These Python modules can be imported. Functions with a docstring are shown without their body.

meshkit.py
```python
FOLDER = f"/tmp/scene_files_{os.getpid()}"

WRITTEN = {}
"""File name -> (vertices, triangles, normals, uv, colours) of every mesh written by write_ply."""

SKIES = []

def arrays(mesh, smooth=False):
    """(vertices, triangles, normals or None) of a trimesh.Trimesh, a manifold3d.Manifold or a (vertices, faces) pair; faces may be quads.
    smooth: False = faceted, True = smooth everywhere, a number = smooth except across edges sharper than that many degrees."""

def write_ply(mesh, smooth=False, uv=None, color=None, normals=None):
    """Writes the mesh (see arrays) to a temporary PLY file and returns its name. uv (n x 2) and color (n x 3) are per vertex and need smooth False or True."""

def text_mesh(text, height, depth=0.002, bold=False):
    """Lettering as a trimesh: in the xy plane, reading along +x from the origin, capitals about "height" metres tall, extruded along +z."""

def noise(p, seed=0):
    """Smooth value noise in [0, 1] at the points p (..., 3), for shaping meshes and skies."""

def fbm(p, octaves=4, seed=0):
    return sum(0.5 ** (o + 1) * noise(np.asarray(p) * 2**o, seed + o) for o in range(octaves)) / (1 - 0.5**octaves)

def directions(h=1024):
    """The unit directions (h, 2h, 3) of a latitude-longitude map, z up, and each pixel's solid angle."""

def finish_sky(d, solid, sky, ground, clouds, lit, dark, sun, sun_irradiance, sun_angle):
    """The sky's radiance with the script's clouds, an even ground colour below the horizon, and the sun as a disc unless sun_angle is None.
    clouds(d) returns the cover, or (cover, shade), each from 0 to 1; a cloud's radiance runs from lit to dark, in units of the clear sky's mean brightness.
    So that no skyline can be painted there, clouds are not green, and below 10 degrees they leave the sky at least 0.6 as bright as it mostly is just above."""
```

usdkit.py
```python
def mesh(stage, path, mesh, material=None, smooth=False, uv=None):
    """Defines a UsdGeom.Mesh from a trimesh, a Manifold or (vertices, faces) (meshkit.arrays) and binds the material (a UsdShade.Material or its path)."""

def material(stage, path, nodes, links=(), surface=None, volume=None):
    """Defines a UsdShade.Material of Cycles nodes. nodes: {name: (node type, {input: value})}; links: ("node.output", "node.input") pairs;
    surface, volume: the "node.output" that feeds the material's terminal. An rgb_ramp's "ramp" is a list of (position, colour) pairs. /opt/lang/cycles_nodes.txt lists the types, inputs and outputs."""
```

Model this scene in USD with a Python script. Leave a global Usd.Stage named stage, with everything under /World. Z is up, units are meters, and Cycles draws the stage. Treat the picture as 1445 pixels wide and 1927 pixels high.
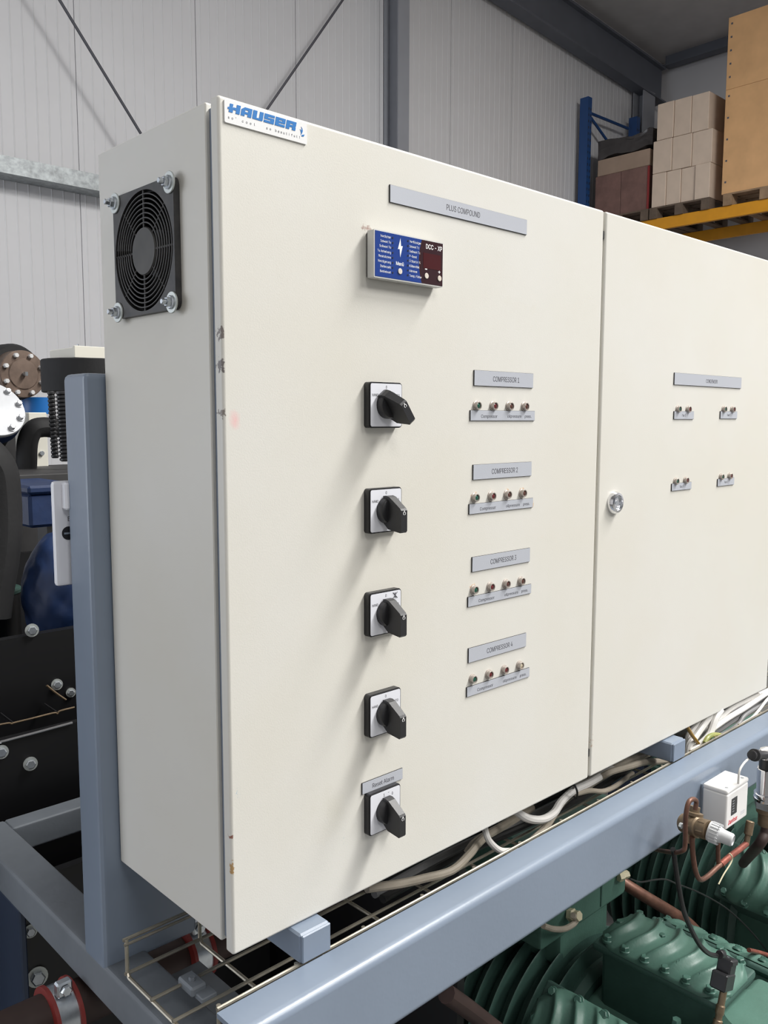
import math, numpy as np, trimesh, usdkit, meshkit
from shapely.geometry import Polygon, Point, box as sbox, LineString
from shapely import affinity
from shapely.ops import unary_union
from pxr import Usd, UsdGeom, UsdLux, UsdShade, Gf, Sdf
stage = Usd.Stage.CreateInMemory()
UsdGeom.SetStageUpAxis(stage, UsdGeom.Tokens.z); UsdGeom.SetStageMetersPerUnit(stage, 1)
W = UsdGeom.Xform.Define(stage, '/World'); stage.SetDefaultPrim(W.GetPrim())
UsdGeom.Scope.Define(stage, '/World/Looks')

# ------------------------------------------------ camera, daylight, exposure
EYE = np.array([-0.4119, -0.6362, 1.543]); YAW, PITCH, ROLL, FPX = 0.7579, -0.1077, 0.002, 1621.72
EXPOSURE = 0.0
fw = np.array([math.sin(YAW)*math.cos(PITCH), math.cos(YAW)*math.cos(PITCH), math.sin(PITCH)])
rt = np.array([math.cos(YAW), -math.sin(YAW), 0]); up = np.cross(rt, fw)
r2 = rt*math.cos(ROLL)+up*math.sin(ROLL); u2 = -rt*math.sin(ROLL)+up*math.cos(ROLL)
cam = UsdGeom.Camera.Define(stage, '/World/camera')
cam.AddTransformOp().Set(Gf.Matrix4d(*[float(q) for q in (*r2, 0, *u2, 0, *(-fw), 0, *EYE, 1)]))
cam.CreateHorizontalApertureAttr(36.0); cam.CreateVerticalApertureAttr(36.0*1927/1445)
cam.CreateFocalLengthAttr(36.0*FPX/1445); cam.CreateClippingRangeAttr(Gf.Vec2f(0.02, 200))
cam.CreateExposureAttr(EXPOSURE)
# faint overcast sky light through the unseen open end of the hall
dome = UsdLux.DomeLight.Define(stage, '/World/sky_light'); dome.CreateIntensityAttr(0.04); dome.CreateColorAttr(Gf.Vec3f(0.90, 0.95, 1.06))
# daylight: unseen roof lights (x, y, width, length, intensity) and an unseen gate, placed to light doors and walls
UNSEEN_ROOF_LIGHTS = [(4.3, -6.6, 3.0, 4.0, 20.0), (4.0, -2.4, 1.3, 2.8, 72.0), (0.2, 1.2, 2.6, 2.4, 1.2), (-1.2, -6.4, 2.4, 3.6, 8.0)]
for k, (x, y, w, l, e) in enumerate(UNSEEN_ROOF_LIGHTS):
    q = UsdLux.RectLight.Define(stage, f'/World/unseen_roof_daylight_{k+1}'); q.AddTranslateOp().Set(Gf.Vec3d(x, y, 6.95)); q.CreateWidthAttr(w); q.CreateHeightAttr(l); q.CreateIntensityAttr(e); q.CreateColorAttr(Gf.Vec3f(1.0, 0.985, 0.955))
GATE_Y = 3.7
gate = UsdLux.RectLight.Define(stage, '/World/unseen_gate_daylight'); gate.AddTranslateOp().Set(Gf.Vec3d(-4.4, GATE_Y, 1.95)); gate.AddRotateYOp().Set(-90); gate.CreateWidthAttr(3.1); gate.CreateHeightAttr(4.2); gate.CreateIntensityAttr(3.2); gate.CreateColorAttr(Gf.Vec3f(0.93, 0.98, 1.06))  # out of view, placed to light the left faces and the back wall

# ------------------------------------------------ helpers
def ins(m, p): return usdkit.material(stage, '/World/Looks/'+m, *p[:-1], surface=p[-1])
def mat(name, col, rough=.5, metal=0., bump=0., bscale=60., var=0., vscale=8., spec=.5, col2=None, alpha=1., trans=0., coat=0.):
    n = {'p': ('principled_bsdf', {'base_color': col, 'roughness': rough, 'metallic': metal, 'specular_ior_level': spec, 'alpha': alpha, 'transmission_weight': trans, 'coat_weight': coat}),
         'g': ('texture_coordinate', {})}
    L = []
    if var or col2:
        c2 = col2 or tuple(max(0, q*(1-var)) for q in col); c1 = col if col2 else tuple(min(1, q*(1+var*.5)) for q in col)
        n['n'] = ('noise_texture', {'scale': vscale, 'detail': 6., 'roughness': .6}); n['r'] = ('rgb_ramp', {'ramp': [(.3, c2), (.7, c1)]})
        L += [('g.object', 'n.vector'), ('n.fac', 'r.fac'), ('r.color', 'p.base_color')]
    if bump:
        n['bn'] = ('noise_texture', {'scale': bscale, 'detail': 3.}); n['b'] = ('bump', {'strength': bump, 'distance': .001})
        L += [('g.object', 'bn.vector'), ('bn.fac', 'b.height'), ('b.normal', 'p.normal')]
    return usdkit.material(stage, '/World/Looks/'+name, n, L, surface='p.BSDF')
used = {}
def path_for(parent, name):
    k = (parent, name); i = used.get(k, 0); used[k] = i+1
    return f'{parent}/{name}' + (f'_{i:03d}' if i else '')
def tag(p, label=None, cat=None, group=None, kind=None):
    p = p.GetPrim() if hasattr(p, 'GetPrim') else p
    for k, v in (('label', label), ('category', cat), ('group', group), ('kind', kind)):
        if v: p.SetCustomDataByKey(k, v)
    return p
LOC = {}
def thing(name, label, cat, loc=(0, 0, 0), group=None, kind=None):
    pth = path_for('/World', name); x = UsdGeom.Xform.Define(stage, pth); x.AddTranslateOp().Set(Gf.Vec3d(*map(float, loc)))
    tag(x, label, cat, group, kind); LOC[pth] = np.array(loc, float); return pth
def part(parent, name, mesh, m, smooth=30, label=None):
    """parent: path of a thing or of one of its parts; the mesh is given in world coordinates"""
    root = '/'.join(parent.split('/')[:3]); pth = path_for(parent, name)
    me = mesh.copy(); me.apply_translation(-LOC[root]); o = usdkit.mesh(stage, pth, me, m, smooth)
    if label: tag(o, label)
    return pth
def copy_thing(src, loc, label, group=None):
    nm = src.split('/')[2]; base = nm[:-4] if nm[-4] == '_' and nm[-3:].isdigit() else nm
    pr = stage.GetPrimAtPath(src); pth = path_for('/World', base); x = UsdGeom.Xform.Define(stage, pth)
    x.GetPrim().GetReferences().AddInternalReference(src); x.GetPrim().SetInstanceable(True)
    x.ClearXformOpOrder(); x.AddTranslateOp().Set(Gf.Vec3d(*map(float, loc)))
    tag(x, label, pr.GetCustomDataByKey('category'), group); return pth
def single(name, label, cat, mesh, m, smooth=30, group=None, kind=None):
    pth = path_for('/World', name); tag(usdkit.mesh(stage, pth, mesh, m, smooth), label, cat, group, kind); LOC[pth] = np.zeros(3); return pth
cat = lambda *ms: trimesh.util.concatenate([q for m in ms for q in (m if isinstance(m, (list, tuple)) else [m])])
def bx(x0, x1, y0, y1, z0, z1, c=0., n=1):
    """box with chamfered (n=1) or rounded (n>1) edges"""
    if c <= 0:
        b = trimesh.creation.box((x1-x0, y1-y0, z1-z0)); b.apply_translation(((x0+x1)/2, (y0+y1)/2, (z0+z1)/2)); return b
    if n == 1: dirs = np.array([(1, 0, 0), (0, 1, 0), (0, 0, 1)], float)
    else:
        a = np.linspace(0, math.pi/2, n+1); dirs = np.array([(math.sin(i)*math.cos(j), math.sin(i)*math.sin(j), math.cos(i)) for i in a for j in a])
    P = []
    for sx in (0, 1):
        for sy in (0, 1):
            for sz in (0, 1):
                s = np.array([2*sx-1, 2*sy-1, 2*sz-1]); o = np.array([(x0+c, x1-c)[sx], (y0+c, y1-c)[sy], (z0+c, z1-c)[sz]])
                P.append(o+dirs*s*c)
    return trimesh.convex.convex_hull(np.vstack(P))
def basis(d):
    d = np.array(d, float); d /= np.linalg.norm(d); a = np.array([0, 0, 1.]) if abs(d[2]) < .9 else np.array([1., 0, 0])
    u = np.cross(a, d); u /= np.linalg.norm(u); return u, np.cross(d, u), d
def lathe(o, d, prof, n=32, phase=0.):
    """profile of (radius, distance) turned about the axis from o along d"""
    u, v, d = basis(d); o = np.array(o, float); t = np.arange(n)*2*math.pi/n+phase
    V = [o+d*prof[0][1]]; F = []
    for r, h in prof: V += [o+d*h+r*(u*math.cos(q)+v*math.sin(q)) for q in t]
    V.append(o+d*prof[-1][1]); k = len(prof)
    for i in range(n):
        j = (i+1) % n; F.append((0, 1+j, 1+i))
        for s in range(k-1):
            a, b, c, e = 1+s*n+i, 1+s*n+j, 1+(s+1)*n+j, 1+(s+1)*n+i; F += [(a, b, c), (a, c, e)]
        F.append((len(V)-1, 1+(k-1)*n+i, 1+(k-1)*n+j))
    return trimesh.Trimesh(np.array(V), np.array(F), process=False)
def cyl(o, d, r, h, n=24, c=0.):
    return lathe(o, d, [(r, 0), (r, h)] if c <= 0 else [(r-c, 0), (r, c), (r, h-c), (r-c, h)], n)
def smooth_path(P, k=6):
    P = np.array(P, float)
    if len(P) < 3: return P
    Q = np.vstack([2*P[0]-P[1], P, 2*P[-1]-P[-2]]); out = []
    for i in range(1, len(Q)-2):
        a, b, c, d = Q[i-1:i+3]
        for t in np.arange(k)/k: out.append(.5*(2*b+(c-a)*t+(2*a-5*b+4*c-d)*t*t+(3*b-a-3*c+d)*t**3))
    return np.array(out+[Q[-2]])
def tube(P, r, n=10, k=6, sm=True):
    P = smooth_path(P, k) if sm else np.array(P, float); m = len(P); r = np.broadcast_to(np.asarray(r, float), (m,))
    T = np.gradient(P, axis=0); T /= np.linalg.norm(T, axis=1)[:, None]; u = basis(T[0])[0]; V = []; F = []
    for i in range(m):
        u = u-T[i]*np.dot(u, T[i]); u /= np.linalg.norm(u); v = np.cross(T[i], u)
        V += [P[i]+r[i]*(u*math.cos(q)+v*math.sin(q)) for q in np.arange(n)*2*math.pi/n]
    for i in range(m-1):
        for j in range(n):
            a, b = i*n+j, i*n+(j+1) % n; F += [(a, b, b+n), (a, b+n, a+n)]
    V += [P[0], P[-1]]
    for j in range(n): F += [(m*n, (j+1) % n, j), (m*n+1, (m-1)*n+j, (m-1)*n+(j+1) % n)]
    return trimesh.Trimesh(np.array(V), np.array(F), process=False)
def plate(poly, y_back, y_front):
    """polygon drawn in (x, z), extruded from y_back towards the viewer's side at y_front < y_back"""
    gs = getattr(poly, 'geoms', [poly]); out = []
    for g in gs:
        e = trimesh.creation.extrude_polygon(g, y_back-y_front, engine='earcut'); v = e.vertices.copy()
        e.vertices = np.c_[v[:, 0], y_back-v[:, 2], v[:, 1]]; out.append(e)
    return cat(out)
def plate_x(poly, x0, x1):
    """polygon drawn in (y, z), extruded along x"""
    out = []
    for g in getattr(poly, 'geoms', [poly]):
        e = trimesh.creation.extrude_polygon(g, x1-x0, engine='earcut'); v = e.vertices.copy(); e.vertices = np.c_[x0+v[:, 2], v[:, 0], v[:, 1]]; out.append(e)
    return cat(out)
def plate_z(poly, z0, z1):
    e = cat([trimesh.creation.extrude_polygon(g, z1-z0, engine='earcut') for g in getattr(poly, 'geoms', [poly])]); e.apply_translation((0, 0, z0)); return e
def rrect(x0, x1, z0, z1, r): return sbox(x0+r, z0+r, x1-r, z1-r).buffer(r, quad_segs=5)
def text(s, h, cx, cz, y, d=.0003, width=None, bold=False, anchor='c', slant=0., sx=None):
    """flat print, standing in the xz plane at y"""
    m = meshkit.text_mesh(s, h, d, bold); v = m.vertices.copy(); w = v[:, 0].max()-v[:, 0].min(); k = (width/w) if width else (sx or 1.)
    x = (v[:, 0]-v[:, 0].min())*k; x = x+slant*v[:, 1]; x += cx-{'c': w*k/2, 'l': 0, 'r': w*k}[anchor]
    m.vertices = np.c_[x, y-v[:, 2], v[:, 1]-h/2+cz]; return m
def hexbolt(o, d, r, h, washer=0.):
    o = np.array(o, float); d = np.array(d, float)/np.linalg.norm(d); w = .25*h if washer else 0
    b = lathe(o+d*w, d, [(r, 0), (r, h*.85), (r*.82, h)], 6)
    return cat(cyl(o, d, washer, w, 18), b) if washer else b

# ------------------------------------------------ materials
def cabinet_paint(name, chips, extra):
    """cream structured paint: object position drives wear of its own (chipped edge, rub marks)"""
    n = {'g': ('geometry', {}), 's': ('separate_xyz', {}),
         'n': ('noise_texture', {'scale': 3.2, 'detail': 5.}), 'r': ('rgb_ramp', {'ramp': [(.35, (.662, .640, .575)), (.65, (.684, .672, .630))]}),
         'bn': ('noise_texture', {'scale': 620., 'detail': 2.}), 'b': ('bump', {'strength': .10, 'distance': .0006}),
         'p': ('principled_bsdf', {'roughness': .42, 'specular_ior_level': .45})}
    L = [('g.position', 'n.vector'), ('n.fac', 'r.fac'), ('g.position', 'bn.vector'), ('bn.fac', 'b.height'), ('b.normal', 'p.normal'), ('g.position', 's.vector')]
    col = 'r.color'
    def blob(i, c, rad, colour, scale, lo, hi, fac):
        """an irregular mark about point c with radii rad"""
        nonlocal col, L
        n.update({f'm{i}': ('mapping', {'location': tuple(-c[k]/rad[k] for k in range(3)), 'scale': tuple(1/r for r in rad)}), f'd{i}': ('vector_math', {'math_type': 'length'}),
                  f'k{i}': ('noise_texture', {'scale': scale, 'detail': 4.}), f'a{i}': ('math', {'math_type': 'multiply_add', 'value2': -.55}),
                  f'e{i}': ('rgb_ramp', {'ramp': [(lo, (0, 0, 0)), (hi, (fac, fac, fac))]}), f'x{i}': ('mix', {'mix_type': 'mix', 'color2': colour})})
        L += [('g.position', f'm{i}.vector'), (f'm{i}.vector', f'd{i}.vector1'), ('g.position', f'k{i}.vector'), (f'd{i}.value', f'a{i}.value1'), (f'k{i}.fac', f'a{i}.value3'),
              (f'a{i}.value', f'e{i}.fac'), (f'e{i}.color', f'x{i}.fac'), (col, f'x{i}.color1')]
        col = f'x{i}.color'
    for i, q in enumerate(chips+extra): blob(i, *q)
    L.append((col, 'p.base_color'))
    return usdkit.material(stage, '/World/Looks/'+name, n, L, surface='p.BSDF')
M = {}
M['paint'] = cabinet_paint('cabinet_paint', [
    ((.0005, .0, 1.615), (.0036, .02, .012), (.16, .13, .12), 300., .22, .34, .9), ((.0005, .0, 1.588), (.0042, .02, .010), (.12, .10, .10), 300., .2, .3, .9),
    ((.0005, .0, 1.548), (.0034, .02, .007), (.20, .17, .15), 300., .22, .3, .9), ((.001, -.001, 1.135), (.0032, .01, .012), (.42, .24, .08), 300., .2, .32, .9),
    ((.001, -.001, 1.165), (.0028, .01, .006), (.25, .08, .05), 300., .2, .3, .9),
    ((.012, 0, 1.541), (.014, .02, .022), (.80, .42, .42), 60., .25, .6, .7)],
   [((.167, 0, 1.7265), (.014, .02, .0065), (.30, .17, .14), 220., .22, .45, .8), ((.008, 0, 1.205), (.014, .02, .035), (.25, .42, .52), 500., .52, .60, .6),
    ((.135, 0, 1.118), (.012, .02, .05), (.38, .47, .50), 420., .50, .62, .45), ((.115, 0, 1.15), (.07, .02, .06), (.56, .53, .42), 30., .25, .75, .35),
    ((.53, 0, 1.395), (.055, .02, .014), (.78, .55, .50), 90., .42, .7, .45), ((.46, 0, 1.40), (.06, .02, .02), (.72, .60, .52), 120., .5, .72, .4),
    ((.585, 0, 1.10), (.012, .02, .03), (.40, .24, .14), 250., .36, .5, .6), ((.40, 0, 1.675), (.13, .02, .02), (.66, .62, .53), 40., .35, .8, .35)]
    +[((x, 0, z), (.0085, .02, .0085), (.62, .34, .12), 260., .12, .30, .75) for x, z in ((.3315, 1.4555), (.3605, 1.4555), (.3897, 1.4555), (.4186, 1.4555), (.3315, 1.3495))]
    +[((.4405, 0, 1.440), (.004, .02, .009), (.66, .36, .10), 200., .15, .35, .8)])
def rust_paint(): pass
M['rim'] = mat('rim_grey_blue', (.20, .235, .29), .5)
M['black'] = mat('black_plastic', (.018, .018, .020), .38, bump=.1, bscale=900)
M['black_soft'] = mat('black_foam', (.008, .008, .009), .75, bump=.4, bscale=120, var=.3, vscale=20)
M['black_gloss'] = mat('black_panel', (.004, .004, .005), .45)
M['guard'] = mat('guard_black', (.022, .022, .024), .5, var=.5, vscale=60, col2=(.055, .052, .05))
M['dark_hub'] = mat('fan_label_grey', (.055, .053, .050), .55, var=.3, vscale=30)
M['white'] = mat('white_plastic', (.80, .80, .80), .35)
M['plate'] = mat('switch_plate_white', (.74, .75, .80), .3)
M['silver'] = mat('engraved_silver', (.50, .52, .57), .38, metal=.15, bump=.1, bscale=1500)
M['ink'] = mat('engraving_dark', (.10, .10, .115), .6)
M['ink_black'] = mat('print_black', (.02, .02, .02), .6)
M['print_white'] = mat('print_white', (.82, .82, .82), .5)
M['zinc'] = mat('zinc_plated', (.62, .66, .70), .28, metal=.9, var=.15, vscale=80)
M['washer'] = mat('washer_zinc', (.55, .58, .56), .4, metal=.6)
M['chrome'] = mat('chrome', (.82, .82, .84), .12, metal=1.)
M['ivory'] = mat('lamp_bezel', (.46, .41, .37), .38, metal=.45)
M['lens_green'] = mat('lens_green', (.012, .085, .055), .15)
M['lens_red'] = mat('lens_red', (.13, .017, .02), .15)
M['lens_dark'] = mat('lens_brown', (.10, .04, .03), .15)
M['lens_clear'] = mat('lens_clear', (.55, .48, .36), .15)
M['bezel'] = mat('controller_bezel', (.62, .62, .60), .4)
M['film_blue'] = mat('film_blue', (.012, .045, .24), .28)
M['film_maroon'] = mat('film_maroon', (.035, .012, .016), .12)
M['window_red'] = mat('display_window', (.06, .008, .010), .08)
M['button'] = mat('button_cream', (.68, .61, .53), .5)
M['logo_blue'] = mat('logo_blue', (.01, .17, .50), .35)
M['frame'] = mat('frame_blue_grey', (.205, .25, .32), .32, bump=.12, bscale=180, var=.08, vscale=3, spec=.5)
M['frame_dusty'] = mat('frame_dusty', (.17, .19, .215), .55, bump=.2, bscale=160, var=.25, vscale=5)
M['navy'] = mat('frame_navy', (.022, .036, .07), .45, bump=.12, bscale=180, var=.15, vscale=4)
M['tray'] = mat('tray_wire', (.50, .46, .38), .35, metal=.8, var=.35, vscale=25)
M['galv'] = mat('galvanised', (.36, .385, .395), .5, metal=.5, var=.35, vscale=26)
M['wall'] = mat('wall_panel_white', (.59, .59, .61), .5, var=.03, vscale=2)
M['ceil'] = mat('roof_sheet', (.56, .54, .53), .6, var=.1, vscale=3)
M['floor'] = mat('concrete_floor', (.13, .13, .125), .6, var=.2, vscale=2, bump=.2, bscale=40)
M['steel_dark'] = mat('steel_primer', (.115, .125, .15), .55, var=.1, vscale=4)
M['steel_light'] = mat('steel_column_grey', (.26, .27, .30), .5, var=.06, vscale=4)
M['rod'] = mat('rod_steel', (.085, .085, .10), .5, metal=.3)
M['rack_blue'] = mat('rack_blue', (.015, .06, .19), .45)
M['rack_yellow'] = mat('rack_yellow', (.66, .29, .01), .45, var=.08)
M['carton'] = mat('carton_pale', (.64, .52, .42), .75, var=.1, vscale=5)
M['carton2'] = mat('carton_brown', (.33, .24, .18), .75, var=.12, vscale=5)
M['carton_red'] = mat('carton_red_brown', (.18, .10, .085), .7, var=.3, vscale=6)
M['tape'] = mat('tape_clear', (.55, .47, .38), .25)
M['ply'] = mat('plywood_orange', (.68, .40, .19), .7, var=.12, vscale=4)
M['pallet'] = mat('pallet_wood', (.30, .20, .12), .8, var=.3, vscale=10)
M['pallet_dark'] = mat('pallet_wood_dark', (.13, .095, .07), .85, var=.3, vscale=10)
M['film'] = mat('stretch_film_dark', (.05, .045, .045), .22, var=.4, vscale=5)
M['strap_red'] = mat('strap_red', (.22, .02, .02), .5)
M['green'] = mat('compressor_green', (.082, .172, .136), .42, bump=.25, bscale=220, var=.25, vscale=7)
M['green_dark'] = mat('compressor_green_dark', (.042, .096, .078), .55, bump=.3, bscale=200, var=.3, vscale=9)  # darker, rougher green on motor, fins, feet and blocks
M['bolt_green'] = mat('painted_bolt', (.06, .14, .11), .4, var=.2, vscale=60)
M['copper'] = mat('copper_old', (.17, .085, .06), .45, metal=.5, var=.4, vscale=40)
M['copper_red'] = mat('copper_red', (.34, .11, .08), .4, metal=.5, var=.4, vscale=60)
M['brass'] = mat('brass_dull', (.24, .175, .11), .45, metal=.5, var=.35, vscale=60)
M['cap_grey'] = mat('valve_cap_grey', (.55, .56, .57), .45)
M['kp'] = mat('pressure_box_white', (.84, .83, .82), .4)
M['kp_window'] = mat('window_dark', (.03, .032, .036), .15)
M['logo_red'] = mat('logo_red', (.62, .05, .07), .45)
M['cable_beige'] = mat('cable_beige', (.42, .37, .30), .5, var=.2, vscale=20)
M['cable_white'] = mat('cable_white', (.74, .72, .69), .45, var=.08, vscale=20)
M['cable_grey'] = mat('cable_grey', (.20, .20, .205), .5)
M['cable_black'] = mat('cable_black', (.013, .013, .014), .4)
M['cable_brown'] = mat('cable_brown', (.30, .17, .03), .4)
M['cable_yg'] = mat('cable_green_yellow', (.40, .37, .12), .4, var=.5, vscale=45, col2=(.19, .24, .07))
M['tie'] = mat('cable_tie_cream', (.60, .55, .38), .5)
M['rubber_red'] = mat('rubber_red', (.22, .024, .02), .5)
M['pipe_brown'] = mat('pipe_oxide', (.045, .024, .02), .6, var=.4, vscale=12)
M['flange_brown'] = mat('flange_rust', (.20, .145, .115), .42, metal=.5, var=.4, vscale=14)
M['alu'] = mat('aluminium_cast', (.50, .51, .53), .45, metal=.4, var=.08, vscale=20)
M['cover'] = mat('cover_aluminium', (.44, .45, .47), .55, metal=.2, var=.1, vscale=20)
M['bolt_bright'] = mat('bolt_bright', (.70, .70, .70), .4, metal=.3)
M['blue'] = mat('machine_blue', (.008, .13, .42), .4)
M['blue_dark'] = mat('machine_blue_dark', (.007, .024, .085), .5, bump=.6, bscale=60, var=.3, vscale=12)
M['slab'] = mat('slab_dark', (.035, .034, .035), .6, var=.3, vscale=10)
M['cream'] = mat('cream_box', (.68, .66, .58), .45)
M['isolator'] = mat('isolator_white', (.78, .79, .84), .35)

# ------------------------------------------------ the hall
WY, WX = 6.0, 11.3
single('floor', 'grey concrete hall floor', 'floor', bx(-4.7, WX, -14, WY, -.2, 0), M['floor'], False, kind='structure')
wb = thing('wall_back', 'pale grey sandwich panel wall with fine vertical ribs', 'wall', (0, WY, 0), kind='structure')
PW, NG = 1.0585, 12
for k in range(-7, 12):
    x0 = 2.619 + k*PW
    if x0 > WX: break
    f = [(x0, .07), (x0, .010), (x0+.0025, .010), (x0+.004, 0)]
    for g in range(NG):
        c = x0+(g+.5)*PW/NG; f += [(c-.0055, 0), (c-.002, -.0022), (c+.002, -.0022), (c+.0055, 0)]
    f += [(x0+PW-.004, 0), (x0+PW-.0025, .010), (x0+PW, .010), (x0+PW, .07)]
    m = plate_z(Polygon([(a, WY+b) for a, b in f]), 0, 7.6); part(wb, 'wall_panel', m, M['wall'], False)
single('wall_right', 'grey end wall behind the pallet rack', 'wall', bx(WX, WX+.1, -14, WY+.1, 0, 7.2), M['wall'], False, kind='structure')
def roof_z(x): return 6.62-.075*(x-10.6)
ce = thing('ceiling', 'dark sheet roof sloping down to the right', 'ceiling', (0, 0, 7.3), kind='structure')
zr = roof_z(1.5); q = Polygon([(1.5, zr), (WX+.3, roof_z(WX+.3)), (WX+.3, roof_z(WX+.3)+.12), (1.5, zr+.12)])
part(ce, 'roof_slope', plate(q, WY+.2, -14), M['ceil'], False)
part(ce, 'roof_slope', plate(affinity.scale(q, -1, 1, origin=(1.5, 0)).intersection(sbox(-4.75, 0, 20, 20)), WY+.2, -14), M['ceil'], False)
for k, (x, y, w, l, e) in enumerate(UNSEEN_ROOF_LIGHTS):  # curbs around the roof lights, all out of view
    wd = thing(f'window_{k+1}', ('unseen wide roof light over the aisle, lighting the cabinet doors', 'unseen roof light on the right roof slope, casting the switch shadows', 'unseen small roof light near the back wall, lighting that wall', 'unseen roof light on the left roof slope, lighting the isolator')[k], 'roof light', (x, y, 7), kind='structure')
    for s in (-1, 1):
        part(wd, 'curb', bx(x+s*(w/2+.04)-.03, x+s*(w/2+.04)+.03, y-l/2-.07, y+l/2+.07, 6.93, min(roof_z(x+s*w/2), roof_z(3-x-s*w/2))+.02), M['steel_light'], False)
        part(wd, 'curb', bx(x-w/2, x+w/2, y+s*(l/2+.04)-.03, y+s*(l/2+.04)+.03, 6.93, min(roof_z(x+w/2), roof_z(3-x+w/2))+.02), M['steel_light'], False)
wl = thing('wall_left', 'unseen pale panel wall around the gate light, left of the picture', 'wall', (-4.6, 0, 0), kind='structure')  # unseen wall, stands around the gate light
for y0, y1, z0, z1 in ((GATE_Y+2.2, WY, 0, 7), (-14, GATE_Y-2.2, 0, 7), (GATE_Y-2.2, GATE_Y+2.2, 3.65, 7)): part(wl, 'wall_panel', bx(-4.7, -4.6, y0, y1, z0, z1), M['wall'], False)
dr_ = thing('door_1', 'unseen gate frame around the light from the left', 'gate', (-4.5, GATE_Y, 0), kind='structure')  # unseen frame, put around the gate light
for y in (GATE_Y-2.22, GATE_Y+2.14): part(dr_, 'gate_post', bx(-4.6, -4.35, y, y+.08, 0, 3.6), M['steel_light'], False)
part(dr_, 'gate_head', bx(-4.6, -4.3, GATE_Y-2.2, GATE_Y+2.2, 3.55, 3.75), M['steel_light'], False)
def ibeam(w, d, t=.012, tw=.009):
    """I section in (across, depth), centred"""
    return unary_union([sbox(-w/2, d/2-t, w/2, d/2), sbox(-w/2, -d/2, w/2, -d/2+t), sbox(-tw/2, -d/2, tw/2, d/2)])
def iparts(th, w, d, x, y, z0, z1, m):
    part(th, 'flange', bx(x-w/2, x+w/2, y-d/2, y-d/2+.014, z0, z1), m, False)
    part(th, 'flange', bx(x-w/2, x+w/2, y+d/2-.014, y+d/2, z0, z1), m, False)
    part(th, 'web', bx(x-.006, x+.006, y-d/2+.014, y+d/2-.014, z0, z1), m, False)
c1 = thing('steel_column', 'grey steel H column standing against the back wall behind the cabinet', 'column', (5.90, 5.87, 0)); iparts(c1, .155, .21, 5.92, 5.885, 0, 6.5, M['steel_light'])
c2 = thing('steel_column', 'steel corner column in the far hall corner behind the blue rack upright', 'column', (10.65, 5.87, 0))
iparts(c2, .30, .16, 10.63, 5.875, 0, 5.985, M['steel_light'])
rf = thing('roof_rafter', 'dark steel rafter along the top of the back wall, sloping to the right corner', 'rafter', (6, 5.8, 6.3))
def raf(za, zb, y0, y1): return plate(Polygon([(1.5, za-.075*(1.5-8)), (11.05, za-.075*3.05), (11.05, zb-.075*3.05), (1.5, zb-.075*(1.5-8))]), y1, y0)
part(rf, 'web', raf(6.165, 6.62, 5.86, 5.88), M['steel_dark'], False); part(rf, 'flange', raf(6.147, 6.168, 5.78, 5.96), M['steel_dark'], False); part(rf, 'flange', raf(6.60, 6.63, 5.80, 5.94), M['steel_dark'], False)
eb = thing('eave_beam', 'dark steel beam running along the top of the end wall above the cartons', 'beam', (11.2, 0, 6.5))
part(eb, 'web', bx(11.12, 11.14, -10, 5.85, 6.45, 6.66), M['steel_dark'], False); part(eb, 'flange', bx(11.06, 11.22, -10, 5.85, 6.43, 6.45), M['steel_dark'], False)
gr = thing('wall_rail', 'galvanised C rail fixed along the ribbed back wall, left of the cabinet', 'rail', (0, 5.9, 3.33))
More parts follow.
